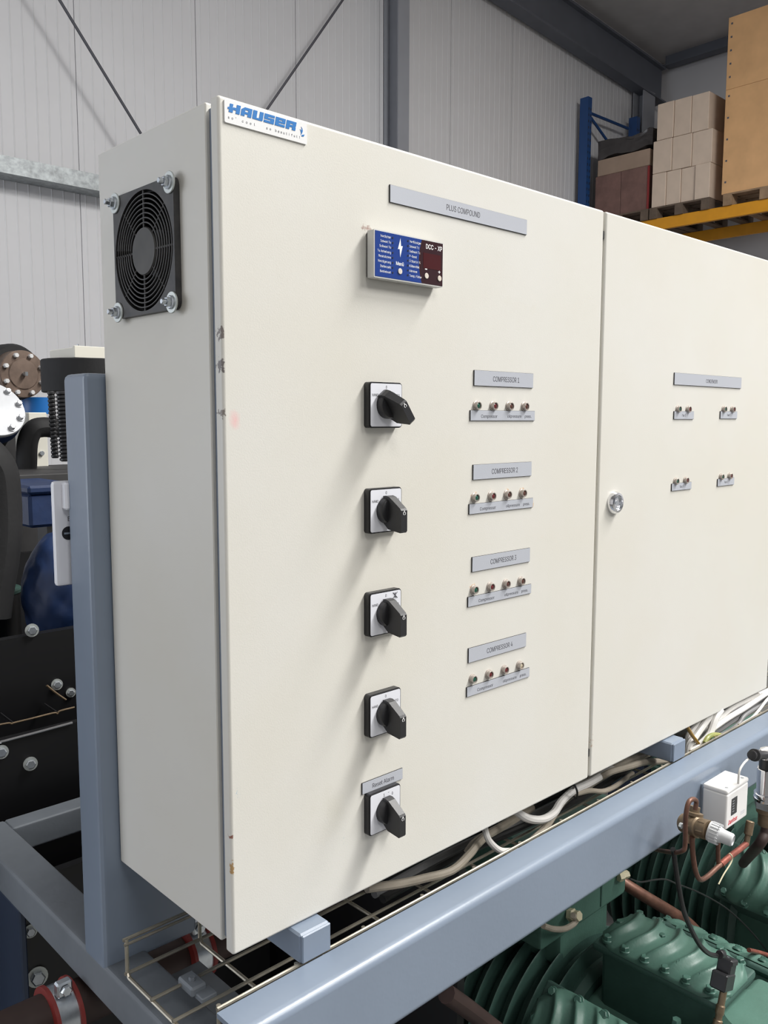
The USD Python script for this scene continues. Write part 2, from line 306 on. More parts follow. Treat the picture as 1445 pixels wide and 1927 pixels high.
part(gr, 'web', bx(-4, 5.84, 5.80, 5.804, 3.268, 3.388), M['galv'], False)
for z in (3.268, 3.385): part(gr, 'flange', bx(-4, 5.84, 5.804, 5.994, z, z+.003), M['galv'], False)
def rod(a, b, label):
    a, b = np.array(a), np.array(b); t = thing('tie_rod', label, 'brace', tuple(b))
    part(t, 'rod', tube([a+(a-b)*.35, b+(b-a)*1.0], .011, 8, sm=False), M['rod']); part(t, 'turnbuckle', cyl(b+(b-a)*.35, b-a, .022, .25, 10), M['rod'])
rod((2.3887, 5.7200, 4.5261), (2.9561, 5.7200, 3.7943), 'thin steel tie rod slanting down to the right above the fan side of the cabinet')
rod((5.1037, 5.7600, 5.3954), (4.2737, 5.7600, 4.2783), 'thin steel tie rod slanting down to the left behind the blue logo plate')

# ------------------------------------------------ the switch cabinet
Z = 1.05
cb = thing('switch_cabinet', 'large cream steel control cabinet with two front doors', 'cabinet', (.58, .11, Z))
FC = (.127, Z+.650)                                                  # fan centre (y, z)
try:
    import manifold3d as m3
    def mani(t): return m3.Manifold(m3.Mesh(np.asarray(t.vertices, np.float32), np.asarray(t.faces, np.uint32)))
    body = mani(bx(.003, 1.161, .0245, .2286, Z+.002, Z+.761, .0025, 3))
    body -= mani(cyl((-.02, FC[0], FC[1]), (1, 0, 0), .0565, .075, 64))
    body -= mani(bx(.012, 1.152, -.1, .05, Z+.012, Z+.750))
    mm = body.to_mesh(); body = trimesh.Trimesh(mm.vert_properties[:, :3], mm.tri_verts, process=True)
except Exception as e:
    print('no boolean', e); body = bx(.003, 1.161, .0245, .2286, Z+.002, Z+.761, .0025, 3)
bd = part(cb, 'body', body, M['paint'], 25)
ring = sbox(.0070, Z+.0070, 1.157, Z+.7555).difference(sbox(.02, Z+.02, 1.143, Z+.742))
part(cb, 'gasket_rim', plate(ring, .05, .0135), M['rim'], False, 'grey blue rim in the gap behind the doors')
d1 = part(cb, 'door', bx(0, .5797, 0, .013, Z, Z+.76, .0032, 4), M['paint'], 25, 'left door with the switches and the name plates')
d2 = part(cb, 'door', bx(.5845, 1.163, 0, .013, Z, Z+.76, .0032, 4), M['paint'], 25, 'right door with the round lock')
for zz in (.725, .030): part(cb, 'hinge_pin', cyl((.5821, .004, Z+zz), (0, 0, 1), .0022, .010, 10), M['black'])
lk = thing('cam_lock', 'round chrome cam lock on the right cabinet door', 'lock', (.622, 0, Z+.380))
L0 = np.array((.622, 0, Z+.380))
part(lk, 'collar', lathe(L0, (0, -1, 0), [(.0155, 0), (.0155, .003), (.0135, .0075), (.0105, .0082), (.0098, .005)], 40), M['chrome'])
part(lk, 'insert', lathe(L0, (0, -1, 0), [(.0098, .0002), (.0098, .0045), (.0088, .0052), (.0065, .0052), (.0062, .0035)], 32), M['zinc'])
part(lk, 'key_bit', cat(cyl(L0+[0, -.0035, 0], (0, -1, 0), .003, .0025, 16), bx(.6195, .6245, -.006, -.0035, Z+.386, Z+.3885)), M['zinc'])

# fan guard on the left side wall
fg = thing('fan_guard', 'black round wire fan guard screwed to the left side of the cabinet', 'fan guard', (.003, FC[0], FC[1]))
fr = affinity.translate(rrect(-.058, .058, -.0585, .0585, .008).difference(Point(0, 0).buffer(.0555, quad_segs=24)), *FC)
part(fg, 'frame', plate_x(fr, -.0035, .0028), M['guard'], False)
def xring(r, w, x):
    a = np.arange(48)*2*math.pi/48; p = np.array([(x, FC[0]+r*math.cos(q), FC[1]+r*math.sin(q)) for q in np.r_[a, a[:2]]]); return tube(p, w, 6, sm=False)
for r in (.0262, .0305, .0348, .0391, .0434, .0477, .0520): part(fg, 'guard_ring', xring(r, .00085, -.0022), M['guard'])
for k in range(8):
    a = k*math.pi/4+.02; w = .0011 if k % 2 == 0 else .0007; c, s = math.cos(a), math.sin(a)
    part(fg, 'spoke', tube([(-.0018, FC[0]+.021*c, FC[1]+.021*s), (-.0018, FC[0]+.0556*c, FC[1]+.0556*s)], w, 6, sm=False), M['guard'])
part(fg, 'hub_disc', lathe((.0, FC[0], FC[1]), (-1, 0, 0), [(.0222, 0), (.0225, .0015), (.0215, .0032)], 40), M['dark_hub'])
part(fg, 'fan_housing', lathe((.0545, FC[0], FC[1]), (-1, 0, 0), [(.0562, 0), (.0562, .001), (.001, .0011)], 40), M['black_gloss'], False)
part(fg, 'fan_sleeve', plate_x(affinity.translate(Point(0, 0).buffer(.0563, quad_segs=16).difference(Point(0, 0).buffer(.0545, quad_segs=16)), *FC), .0035, .053), M['black_gloss'], 30)
part(fg, 'rotor_hub', cyl((.05, FC[0], FC[1]), (-1, 0, 0), .022, .038, 24), M['black_gloss'])
for k in range(7):
    a = k*2*math.pi/7; c, s = math.cos(a), math.sin(a); b = bx(-.012, .012, .021, .050, -.0008, .0008)
    b.apply_transform(trimesh.transformations.rotation_matrix(.7, (0, 1, 0))); b.apply_transform(trimesh.transformations.rotation_matrix(a, (1, 0, 0))); b.apply_translation((.03, *FC)); part(fg, 'fan_blade', b, M['black_gloss'], False)
for sy in (-1, 1):
    for sz in (-1, 1):
        o = (-.0035, FC[0]+sy*.0525, FC[1]+sz*.0525); w = part(fg, 'washer', cyl(o, (-1, 0, 0), .0098, .0016, 24, .0004), M['washer'])
        part(w, 'screw', cat(lathe(np.add(o, (-.0016, 0, 0)), (-1, 0, 0), [(.0062, 0), (.0062, .0012), (.0052, .0018)], 20), hexbolt(np.add(o, (-.0034, 0, 0)), (-1, 0, 0), .0048, .0038), cyl(np.add(o, (-.007, 0, 0)), (-1, 0, 0), .0027, .0045, 12, .0006)), M['zinc'], 25)

# blue logo plate
lp = thing('logo_plate', 'white maker plate with blue lettering at the top left of the left door', 'sign', (.049, 0, Z+.7475))
part(lp, 'plate', plate(rrect(.0055, .0925, Z+.7385, Z+.7568, .0012), .0002, -.0014), M['white'], False)
def glyph(ch):
    b = sbox(0, 0, 1, 1); s = sbox
    if ch == 'H': g = unary_union([s(0, 0, .36, .94), s(.64, 0, 1, 1), s(.2, .34, .8, .62), s(-.14, .30, .1, .52)]).difference(s(.30, .55, .36, 1))
    if ch == 'A': g = Polygon([(0, 0), (0, .72), (.28, 1), (1, 1), (1, 0), (.64, 0), (.64, .26), (.36, .26), (.36, 0)]).difference(s(.36, .5, .64, .72))
    if ch == 'U': g = Polygon([(0, 1), (0, .06), (.06, 0), (.94, 0), (1, .06), (1, 1), (.64, 1), (.64, .22), (.38, .22), (.38, 1)])
    if ch == 'S': g = b.difference(unary_union([s(.36, .62, 1.1, .74), s(-.1, .27, .64, .39)]))
    if ch == 'E': g = b.difference(unary_union([s(.36, .62, .7, .74), s(.36, .27, 1.1, .39)])).difference(s(.72, .74, .75, .74))
    if ch == 'R': g = Polygon([(0, 0), (0, 1), (1, 1), (1, .5), (.88, .44), (1, .38), (1, 0), (.64, 0), (.64, .30), (.36, .30), (.36, 0)]).difference(s(.36, .56, .66, .70))
    return g
x = .0095
for i, ch in enumerate('HAUSER'):
    w = .0118; g = affinity.affine_transform(glyph(ch), [w*.90, .0016, 0, .0074, x, Z+.7475]); x += w
    part(lp, 'letter', plate(g, -.0014, -.0017), M['logo_blue'], False)
for s, xa, st in (("so'", .0095, .0036), ('cool', .0235, .0040), ('so', .0485, .0036), ('beautiful!', .0580, .0029)):
    for i, ch in enumerate(s): part(lp, 'lettering', text(ch, .0021, xa+i*st, Z+.7431+(.0006 if ch == "'" else 0), -.0014, .00012, sx=1.05), M['ink'], False)
bird = unary_union([Polygon([(.0830, .7455), (.0842, .7470), (.0850, .7490), (.0846, .7508), (.0836, .7520), (.0842, .7506), (.0838, .7490), (.0826, .7500), (.0832, .7484), (.0836, .7470)]), Polygon([(.0842, .7460), (.0866, .7468), (.0858, .7452), (.0836, .7449)])])
part(lp, 'emblem', plate(affinity.translate(affinity.scale(bird, 1.25, 1.15, origin=(.0845, .7483)), .0025, Z), -.0014, -.0017), M['logo_blue'], False)

# engraved plates
def nameplate(x0, x1, z0, z1, lines, label, group=None, name='name_plate'):
    t = thing(name, label, 'name plate', ((x0+x1)/2, 0, Z+(z0+z1)/2), group)
    part(t, 'core', plate(sbox(x0, Z+z0, x1, Z+z1), .0002, -.0012), M['black'], False)
    part(t, 'face', plate(sbox(x0+.0003, Z+z0+.0003, x1-.0003, Z+z1-.0002), -.0012, -.0016), M['silver'], False)
    for s, h, cx, cz, wd in lines: part(t, 'lettering', text(s, h, cx, Z+cz, -.0016, .00012, wd), M['ink'], False)
    return t
nameplate(.1962, .4165, .7058, .7228, [('PLUS COMPOUND', .0058, .3055, .7147, .054)], 'long silver plate engraved PLUS COMPOUND')
ORD = ('topmost', 'second from the top', 'third from the top', 'lowest')
for k, (x0, z1) in enumerate(((.3267, .5472), (.3270, .4419), (.3273, .3366), (.3231, .2311))):
    nameplate(x0, x0+.1078, z1-.0172, z1, [(f'COMPRESSOR {k+1}', .0058, x0+.0565, z1-.0088, .048)], f'silver plate engraved COMPRESSOR {k+1}, {ORD[k]} of the four', 'compressor name plates')
for k, z1 in enumerate((.5028, .3977, .2913, .1856)):
    nameplate(.3210, .4390, z1-.0117, z1, [('Compressor', .0036, .3535, z1-.0066, .0285), ('oilpressure', .0034, .3995, z1-.0064, .026), ('press.', .0034, .4255, z1-.0064, .0125)],
              f'{ORD[k]} of the narrow silver strips reading Compressor, oilpressure, press.', 'lamp strips', 'lamp_strip')
nameplate(.1588, .2174, .1068, .1190, [('Reset Alarm', .0045, .1885, .1125, .031)], 'small silver plate engraved Reset Alarm')
nameplate(.7743, .9956, .5437, .5612, [('CONDENSER', .0055, .891, .5520, .038)], 'long silver plate engraved CONDENSER on the right door')
FP = [(.7775, .8378, .4933, .5051, 1, 'upper left'), (.9257, .9854, .4943, .5062, 2, 'upper right'), (.7787, .8392, .3868, .3978, 3, 'lower left'), (.9265, .9855, .3861, .3979, 4, 'lower right')]
for x0, x1, z0, z1, k, w in FP: nameplate(x0, x1, z0, z1, [(f'Fan {k}', .0036, (x0+x1)/2-.001, (z0+z1)/2, .0105)], f'{w} of the four small fan plates on the right door', 'fan plates', 'fan_plate')

# indicator lamps
def lamp(x, z, lens, label, group, name='indicator_lamp'):
    o = (x, 0, Z+z); t = thing(name, label, 'indicator lamp', o, group); a = (0, -1, 0)
    b = part(t, 'bezel', lathe(o, a, [(.0058, 0), (.0058, .0009), (.0048, .0014), (.0048, .0043), (.0044, .0050), (.0036, .0050), (.0033, .0030)], 20), M['ivory'])
    part(t, 'lens', lathe(o, a, [(.0034, .001), (.0033, .0034), (.0022, .0042), (.0008, .0045)], 16), M[lens]); return t
src = {}
XS = (.3318, .3610, .3901, .4190)
for k, (zc, dx) in enumerate(((.5078, 0), (.4045, -.001), (.2985, -.0005), (.1935, -.0007))):
    for i, x in enumerate(XS):
        lens = 'lens_green' if i == 0 else ('lens_red' if i == 1 or (i, k) == (2, 3) else 'lens_dark')
        if (i, k) == (3, 3): lens = 'lens_clear'
        nice = {'lens_green': 'green', 'lens_red': 'red', 'lens_dark': 'dark brown', 'lens_clear': 'clear'}[lens]
        lab = f'{("first", "second", "third", "fourth")[i]} lamp from the left, {nice}, in the {ORD[k]} lamp row'
        zz = zc-.0004*i*(k > 1)
        if lens in src: copy_thing(src[lens], (x+dx, 0, Z+zz), lab, 'indicator lamps on the left door')
        else: src[lens] = lamp(x, zz, lens, lab, 'indicator lamps on the left door')
for x0, x1, z0, z1, k, w in FP:
    for i, q in enumerate((.0115, .0420)):
        lens = ('lens_green', 'lens_red')[i]; lab = f'{("left", "right")[i]} tiny lamp above the {w} fan plate on the right door'
        copy_thing(src[lens], (x0+q, 0, Z+z1+.0030), lab, 'tiny fan lamps')

# rotary switches
def knob(cx, cz, ang):
    """turning handle: round hub and a wedge shaped grip, turned by ang about the hub axis"""
    hub = lathe((cx, -.0085, cz), (0, -1, 0), [(.0135, 0), (.0135, .0055), (.0125, .0075), (.0095, .0085)], 32)
    P = np.array([(-.0095, .0148), (-.0135, .0152), (-.0180, .0140), (-.0330, .0036), (-.0345, .0016), (-.0345, -.0190), (-.0330, -.0208), (-.0165, -.0185), (-.0095, -.0120)])
    g = plate_x(Polygon(P), -.0052, .0052); v = g.vertices.copy()
    k = np.interp(-v[:, 1], (.0095, .022, .0345), (1.0, .86, .80)); v[:, 0] *= k; g.vertices = v
    gl = cat(plate(Point(0, -.0012).buffer(.0018).difference(Point(0, -.0012).buffer(.0012)).difference(sbox(-.0006, -.0036, .0006, -.0012)), -.0345, -.0348), plate(Polygon([(-.0009, .0009), (.0009, .0009), (0, .0022)]), -.0345, -.0348))
    out = []
    for m in (g, gl): m.apply_transform(trimesh.transformations.rotation_matrix(ang, (0, -1, 0))); m.apply_translation((cx, 0, cz)); out.append(m)
    return hub, *out
def rotary(cx, cz, ang, words, label, mark=False, group='rotary switches'):
    zc = Z+cz; t = thing('rotary_switch', label, 'switch', (cx, 0, zc), group); h = .0226
    part(t, 'base', cat(plate(rrect(cx-h, cx+h, zc-h, zc+h, .0035), .0002, -.0072), plate(rrect(cx-h+.0006, cx+h-.0006, zc-h+.0006, zc+h-.0006, .003), -.0072, -.0082)), M['black'], False)
    f = part(t, 'face_plate', plate(rrect(cx-h+.0014, cx+h-.0014, zc-h+.0014, zc+h-.0014, .0022), -.0080, -.0085), M['plate'], False)
    for s, hh, dx, dz in words: part(f, 'lettering', text(s, hh, cx+dx, zc+dz, -.0085, .0001, sx=.85), M['ink_black'], False)
    if mark:
        xs = cat([tube([(cx+.0130+a*.003, -.0087, zc+.0165+b*.003), (cx+.0130-a*.003, -.0087, zc+.0165-b*.003)], .0004, 5, sm=False) for a, b in ((1, 1), (1, -1), (0, 1))])
        part(f, 'pen_cross', xs, M['ink'], False)
    hb, gp, gl = knob(cx, zc, ang); k = part(t, 'hub', hb, M['black'], 30); g = part(t, 'grip', gp, M['black'], False); part(g, 'symbol', gl, M['print_white'], False)
    return t
HA = [('HAND', .0026, -.0150, .0098), ('0', .0028, 0, .0178), ('AUTO', .0026, .0140, .0098)]
CZ = (.5066, .4012, .2957, .1900, .0846); CX = .1852
rotary(CX, CZ[0], .62, HA, 'black rotary switch with its grip turned diagonally, topmost of the five')
rotary(CX, CZ[1], 0, HA, 'black rotary switch with upright grip, second from the top, level with COMPRESSOR 2')
rotary(CX, CZ[2], 0, [(a, b, c, d-(.003 if a == 'AUTO' else 0)) for a, b, c, d in HA], 'black rotary switch with a pen cross drawn on its white plate, third from the top', True)
rotary(CX, CZ[3], 0, HA, 'black rotary switch with upright grip, fourth from the top, level with COMPRESSOR 4')
rotary(CX, CZ[4], 0, [('1', .003, -.002, .0170), ('–', .003, .0045, .0182), ('0', .003, .0100, .0155)], 'lowest black rotary switch, under the Reset Alarm plate')

# electronic controller
ct = thing('controller', 'small electronic controller with blue and maroon front and three buttons', 'controller', (.213, 0, Z+.6515))
cx0, cx1, cz0, cz1 = .1645, .2622, Z+.6288, Z+.6740; yf = -.0125
part(ct, 'gasket', plate(rrect(cx0+.002, cx1-.001, cz0+.001, cz1-.001, .001), .0002, -.003), M['black'], False)
part(ct, 'bezel', plate(rrect(cx0, cx1, cz0, cz1, .001), -.003, yf), M['bezel'], False)
xm = cx0+.0665
edge = [(xm-.001+.0042*(1-((i-6)/6)**2)*-1, cz0+.0012+(cz1-cz0-.0024)*i/12) for i in range(13)]
part(ct, 'blue_film', plate(Polygon([(cx0+.0012, cz0+.0012)]+[(a, b) for a, b in edge]+[(cx0+.0012, cz1-.0012)]), yf, yf-.0003), M['film_blue'], False)
mar = part(ct, 'maroon_film', plate(Polygon([(cx1-.0012, cz1-.0012)]+edge[::-1]+[(cx1-.0012, cz0+.0012)]), yf, yf-.0003), M['film_maroon'], False)
part(mar, 'display_window', plate(sbox(xm+.001, cz0+.0165, cx1-.004, cz1-.0135), yf-.0003, yf-.0005), M['window_red'], False)
zt = lambda i: cz1-.0052-i*.00475
LW = ['Verdichter', 'Istwert To', 'Sollwert To', 'To Anhebung', 'Neutralzone', 'Verzögerung', 'Stufenzahl', 'Betriebsart']
RW = ['Verflüssiger', 'Istwert Tc', 'Sollwert Tc', 'P-Band', 'Ü Start in %', 'Kältemittel', 'Adresse', 'Temp. Fühler']
part(ct, 'lettering', cat([text(s, .0023, cx0+.0222, zt(i), yf-.0003, .0001, anchor='r', sx=.92) for i, s in enumerate(LW)]), M['print_white'], False)
part(ct, 'lettering', cat([text(s, .0023, cx0+.0478, zt(i), yf-.0003, .0001, anchor='l', sx=.92) for i, s in enumerate(RW)]), M['print_white'], False)
part(ct, 'lettering', text('Menü', .0034, cx0+.0345, cz0+.0165, yf-.0003, .0001, bold=True, sx=.9), M['print_white'], False)
part(ct, 'lettering', text('DCC - XP', .0046, cx0+.0835, cz1-.0068, yf-.0003, .0001, bold=True, width=.024), M['print_white'], False)
part(ct, 'lettering', text('+', .0046, cx0+.0915, cz0+.0155, yf-.0003, .0001, bold=True), M['print_white'], False)
part(ct, 'lettering', plate(sbox(cx0+.0703, cz0+.0152, cx0+.0735, cz0+.0163), yf-.0003, yf-.0004), M['print_white'], False)
part(ct, 'emblem', plate(Polygon([(cx0+.0352, cz1-.004), (cx0+.0316, cz1-.0150), (cx0+.0340, cz1-.0146), (cx0+.0350, cz1-.0225), (cx0+.0384, cz1-.0112), (cx0+.0361, cz1-.0115)]), yf-.0003, yf-.0004), M['print_white'], False)
part(ct, 'indicator_dot', cat([plate(Point(cx0+dx, zt(i)).buffer(.0009, quad_segs=3), yf-.0003, yf-.0006) for dx in (.0246, .0456) for i in range(8)]), M['black'], False)
for dx, dz in ((.0345, .0092), (.0722, .0090), (.0915, .0085)): part(ct, 'button', cyl((cx0+dx, yf-.0003, cz0+dz), (0, -1, 0), .0029, .0010, 20, .0003), M['button'])
# ------------------------------------------------ welded skid frame under and behind the cabinet
sf = thing('skid_frame', 'blue grey painted steel frame that carries the cabinet', 'frame', (.5, .3, 0))
def cchan(x0, x1, y0, y1, z0, z1, r, t):
    """channel with its web towards -y, rounded outer corners, lying along x"""
    o = unary_union([sbox(y0+r, z0+r, y1, z1-r).buffer(r, quad_segs=6), sbox(y0+r, z0, y1, z1)]).intersection(sbox(y0, z0, y1, z1)); i = sbox(y0+t, z0+t, y1+1, z1-t)
    return plate_x(o.difference(i), x0, x1)
BT, BB, BF, BI = 1.0195, .9315, -.0575, -.0185
fb = cchan(-.030, 2.6, BF, BI, BB, BT, .009, .005); fb.vertices[:, 0] += np.where(fb.vertices[:, 0] < 0, (fb.vertices[:, 1]-BI)*-.0, 0)
part(sf, 'front_beam', fb, M['frame'], 40, 'long front beam with a rounded upper edge')
part(sf, 'side_beam', bx(-.018, .033, -.075, .676, .884, .9335, .006, 3), M['frame_dusty'], 25)
part(sf, 'post', bx(-.018, .10, .231, .286, .925, 1.59, .007, 3), M['frame'], 25, 'upright post behind the left rear edge of the cabinet')
part(sf, 'rear_beam', bx(.030, 2.6, .637, .675, .892, .934, .005, 3), M['frame_dusty'], 25)
part(sf, 'gusset_plate', bx(.036, .098, -.05, .225, .886, .892), M['frame_dusty'], False)
for x0, x1 in ((-.018, -.009), (1.9, 1.99)): part(sf, 'leg', bx(x0, x1, .487, .655, 0, .888, .002), M['navy'], False)
for x0 in (-.018, 1.9): part(sf, 'leg', bx(x0, x0+.05, -.04, .01, 0, .890, .004), M['navy'], False)
part(sf, 'base_rail', bx(-.018, 2.6, .10, .16, 0, .10), M['navy'], False); part(sf, 'base_rail', bx(-.018, 2.6, .45, .52, 0, .10), M['navy'], False)
for x0, x1 in ((.0655, .1025), (.7835, .8215)):
    s = part(sf, 'support_rail', cat(bx(x0, x1, -.0155, .32, BT-.0003, 1.0495, .002)), M['frame'], False)
    part(s, 'end_cap', bx(x0+.0012, x1-.0002, -.0180, -.0150, BT+.0004, 1.0485, .0012), M['frame'], False)

# ------------------------------------------------ wire cable tray
tr = thing('cable_tray', 'wire mesh cable tray lying between the front beam and the cabinet', 'cable tray', (.5, .08, .96))
TX = [-.023+.0875*k for k in range(30)]; XE = TX[-1]
for y, z, r in ((.166, .962, .0020), (.111, .962, .0020), (.068, .962, .0020), (.026, .962, .0020), (.168, .999, .0020), (.1655, .9945, .0016), (-.0125, 1.0175, .0021)):
    part(tr, 'long_wire', tube([(-.026, y, z), (XE+.02, y, z)], r, 8, sm=False), M['tray'])
for x in TX:
    part(tr, 'cross_wire', tube([(x, .1665, 1.0005), (x, .1665, .963), (x, .162, .9585), (x, -.006, .9585), (x, -.0105, .963), (x, -.0105, 1.0195)], .0022, 8, sm=False), M['tray'])
part(tr, 'mounting_clip', cat(bx(.008, .026, .089, .118, .9575, .968, .002), bx(.012, .030, .076, .092, .956, .962, .001), hexbolt((.017, .103, .968), (0, 0, 1), .004, .003)), M['frame_dusty'], False)

# ------------------------------------------------ cables in the tray and out of the cabinet
def cable(P, r, m, label, n=10, name='cable', group=None, extra=None):
    P = [np.array(p, float) for p in P]; t = thing(name, label, 'cable', tuple(P[len(P)//2]), group); part(t, 'sheath', tube(P, r, n), M[m])
    return t
cable([(0.2071, 0.0450, 1.0166), (0.2552, 0.0400, 1.0057), (0.2890, 0.0340, 1.0017), (0.3333, 0.0300, 0.9966), (0.3712, 0.0340, 1.0025), (0.3945, 0.0400, 1.0060), (0.4392, 0.0550, 1.0001), (0.5341, 0.0750, 0.9887)], .0052, 'cable_beige', 'thick beige cable sagging below the lowest rotary switch in the tray')
cable([(0.4187, 0.0500, 1.0191), (0.3968, 0.0300, 1.0237), (0.3947, 0.0220, 1.0154), (0.4080, 0.0180, 1.0010), (0.4260, 0.0160, 0.9932), (0.4568, 0.0200, 0.9850), (0.5323, 0.0500, 0.9654)], .0042, 'cable_white', 'pale cable bending down in a hook left of the long beige cable')
t = cable([(0.4772, 0.0500, 1.0234), (0.4651, 0.0300, 1.0260), (0.4766, 0.0220, 1.0177), (0.5062, 0.0220, 1.0072), (0.5373, 0.0260, 1.0047), (0.5601, 0.0300, 1.0121), (0.5924, 0.0320, 1.0179), (0.6266, 0.0360, 1.0141), (0.6665, 0.0420, 1.0101), (0.7831, 0.0600, 1.0017)], .0056, 'cable_white', 'pale cable curling out under the door and rising to the black tie')
part(t, 'cable_tie', tube([(0.5766, 0.0200, 1.0359), (0.5775, 0.0160, 1.0261), (0.5966, 0.0300, 1.0054), (0.6092, 0.0440, 1.0056), (0.5766, 0.0200, 1.0359)], .0015, 6), M['cable_black'])
cable([(0.4570, 0.0100, 0.9916), (0.4861, 0.0180, 0.9894), (0.5187, 0.0280, 0.9873), (0.5578, 0.0420, 0.9878), (0.5850, 0.0470, 0.9962), (0.6183, 0.0500, 0.9992), (0.6601, 0.0540, 0.9966), (0.7433, 0.0640, 0.9943)], .0055, 'cable_beige', 'long beige cable climbing from the tray edge beside the pale curling cable')
cable([(0.5949, 0.0300, 1.0130), (0.6315, 0.0300, 1.0065), (0.6670, 0.0300, 0.9949), (0.7286, 0.0450, 0.9805), (0.8444, 0.0850, 0.9541)], .0038, 'cable_beige', 'thin beige cable lying flat in the tray just right of the black tie')
cable([(0.3858, 0.0500, 0.9918), (0.3991, 0.0500, 0.9999), (0.4284, 0.0550, 0.9994), (0.4798, 0.0650, 0.9932), (0.5594, 0.0800, 0.9868)], .0060, 'cable_beige', 'dusty beige cable half hidden under the bottom edge of the left door')
for k, (dy, m, lab) in enumerate(((.075, 'cable_black', 'black cable lying along the back of the tray'), (.090, 'cable_grey', 'grey cable lying along the back of the tray'), (.105, 'cable_black', 'second black cable at the very back of the tray'), (.125, 'cable_beige', 'dusty cable running along the tray behind the others'))):
    cable([(.26, dy, .970), (.42, dy+.008, .968), (.58, dy-.010, .974), (.74, dy, .968), (.95, dy+.006, .975), (1.3, dy, .970)], .0055, m, lab)
cable([(0.6804, 0.0850, 0.9805), (0.6827, 0.0450, 1.0077), (0.6906, 0.0320, 1.0177), (0.7400, 0.0300, 1.0125), (0.7877, 0.0300, 1.0059), (0.8556, 0.0300, 0.9904), (0.9576, 0.0500, 0.9770)], .0052, 'cable_beige', 'beige cable passing under the right support block')
cable([(0.7399, 0.1000, 0.9754), (0.7282, 0.0550, 1.0066), (0.7609, 0.0470, 1.0101), (0.8139, 0.0450, 1.0065), (0.8828, 0.0500, 1.0008)], .0055, 'cable_beige', 'beige cable close under the right door, left of the right support block')
cable([(.70, .03, .966), (.76, .035, .964), (.83, .028, .966), (.92, .03, .97)], .004, 'cable_black', 'black cable below the beige ones beside the right support block')
WP = [([(0.9857, 0.0040, 1.0503), (0.9671, 0.0040, 1.0399), (0.9463, 0.0040, 1.0155), (0.9151, 0.0040, 1.0071), (0.8812, 0.0040, 1.0000), (0.8573, 0.0040, 0.9888)], .0062), ([(0.9677, 0.0120, 1.0451), (0.9384, 0.0120, 1.0319), (0.9134, 0.0120, 1.0200), (0.8924, 0.0120, 1.0091), (0.8870, 0.0120, 0.9870)], .0060), ([(0.9595, 0.0200, 1.0394), (0.9284, 0.0200, 1.0286), (0.9073, 0.0200, 1.0175), (0.9046, 0.0200, 0.9843)], .0060), ([(1.0125, 0.0240, 1.0428), (0.9848, 0.0240, 1.0209), (0.9499, 0.0240, 1.0015), (0.9247, 0.0240, 0.9896), (0.9194, 0.0240, 0.9651)], .0055)]
LB = ['foremost white cable dropping out of the right door beside the brown wire', 'white cable just behind the brown wire', 'short white cable next to the right support block', 'white cable pressed between the two bends right of the brown wire']
for (pts_, r), lab in zip(WP, LB): cable(pts_, r, 'cable_white', lab)
cable([(0.9812, 0.0120, 1.0250), (1.0425, 0.0120, 1.0368), (1.1064, 0.0120, 1.0376), (1.1954, 0.0120, 1.0358), (1.2708, 0.0120, 1.0383)], .0045, 'cable_white', 'upper white cable running to the right along the bottom of the right door')
cable([(0.9570, 0.0040, 1.0238), (1.0199, 0.0040, 1.0289), (1.0825, 0.0040, 1.0314), (1.1783, 0.0040, 1.0384), (1.2504, 0.0040, 1.0413)], .0048, 'cable_white', 'lower white cable of the pair running right under the right door')
cable([(0.9628, 0.0100, 1.0114), (0.9982, 0.0100, 1.0099), (1.0509, 0.0100, 1.0140), (1.1106, 0.0100, 1.0173), (1.1965, 0.0100, 1.0258), (1.2675, 0.0100, 1.0246)], .0042, 'cable_grey', 'grey cable running right below the white pair')
cable([(0.9738, 0.0020, 1.0071), (1.0179, 0.0020, 1.0052), (1.0548, 0.0020, 1.0094), (1.0835, 0.0020, 1.0199), (1.1779, 0.0020, 1.0217), (1.2479, 0.0020, 1.0214)], .0040, 'cable_grey', 'wavy grey cable nearest the front beam on the right')
cable([(1.0245, -0.0060, 1.0104), (1.0577, -0.0060, 1.0127), (1.0920, -0.0060, 1.0140), (1.1221, -0.0060, 1.0226), (1.1572, -0.0060, 1.0344), (1.2251, -0.0060, 1.0438)], .0026, 'cable_white', 'thin white cable crossing over the grey ones at the right edge')
cable([(0.8501, 0.0040, 1.0789), (0.8642, 0.0040, 1.0562), (0.8818, 0.0040, 1.0357), (0.9014, 0.0040, 1.0180), (0.9253, 0.0040, 0.9971)], .0030, 'cable_brown', 'brown wire slanting across the white cables')
cable([(0.9110, -0.0060, 1.0147), (0.9216, -0.0060, 1.0210), (0.9405, -0.0060, 1.0207), (0.9682, -0.0060, 1.0126), (0.9890, -0.0060, 1.0016)], .0040, 'cable_yg', 'green and yellow earth wire looping beside the brown wire')

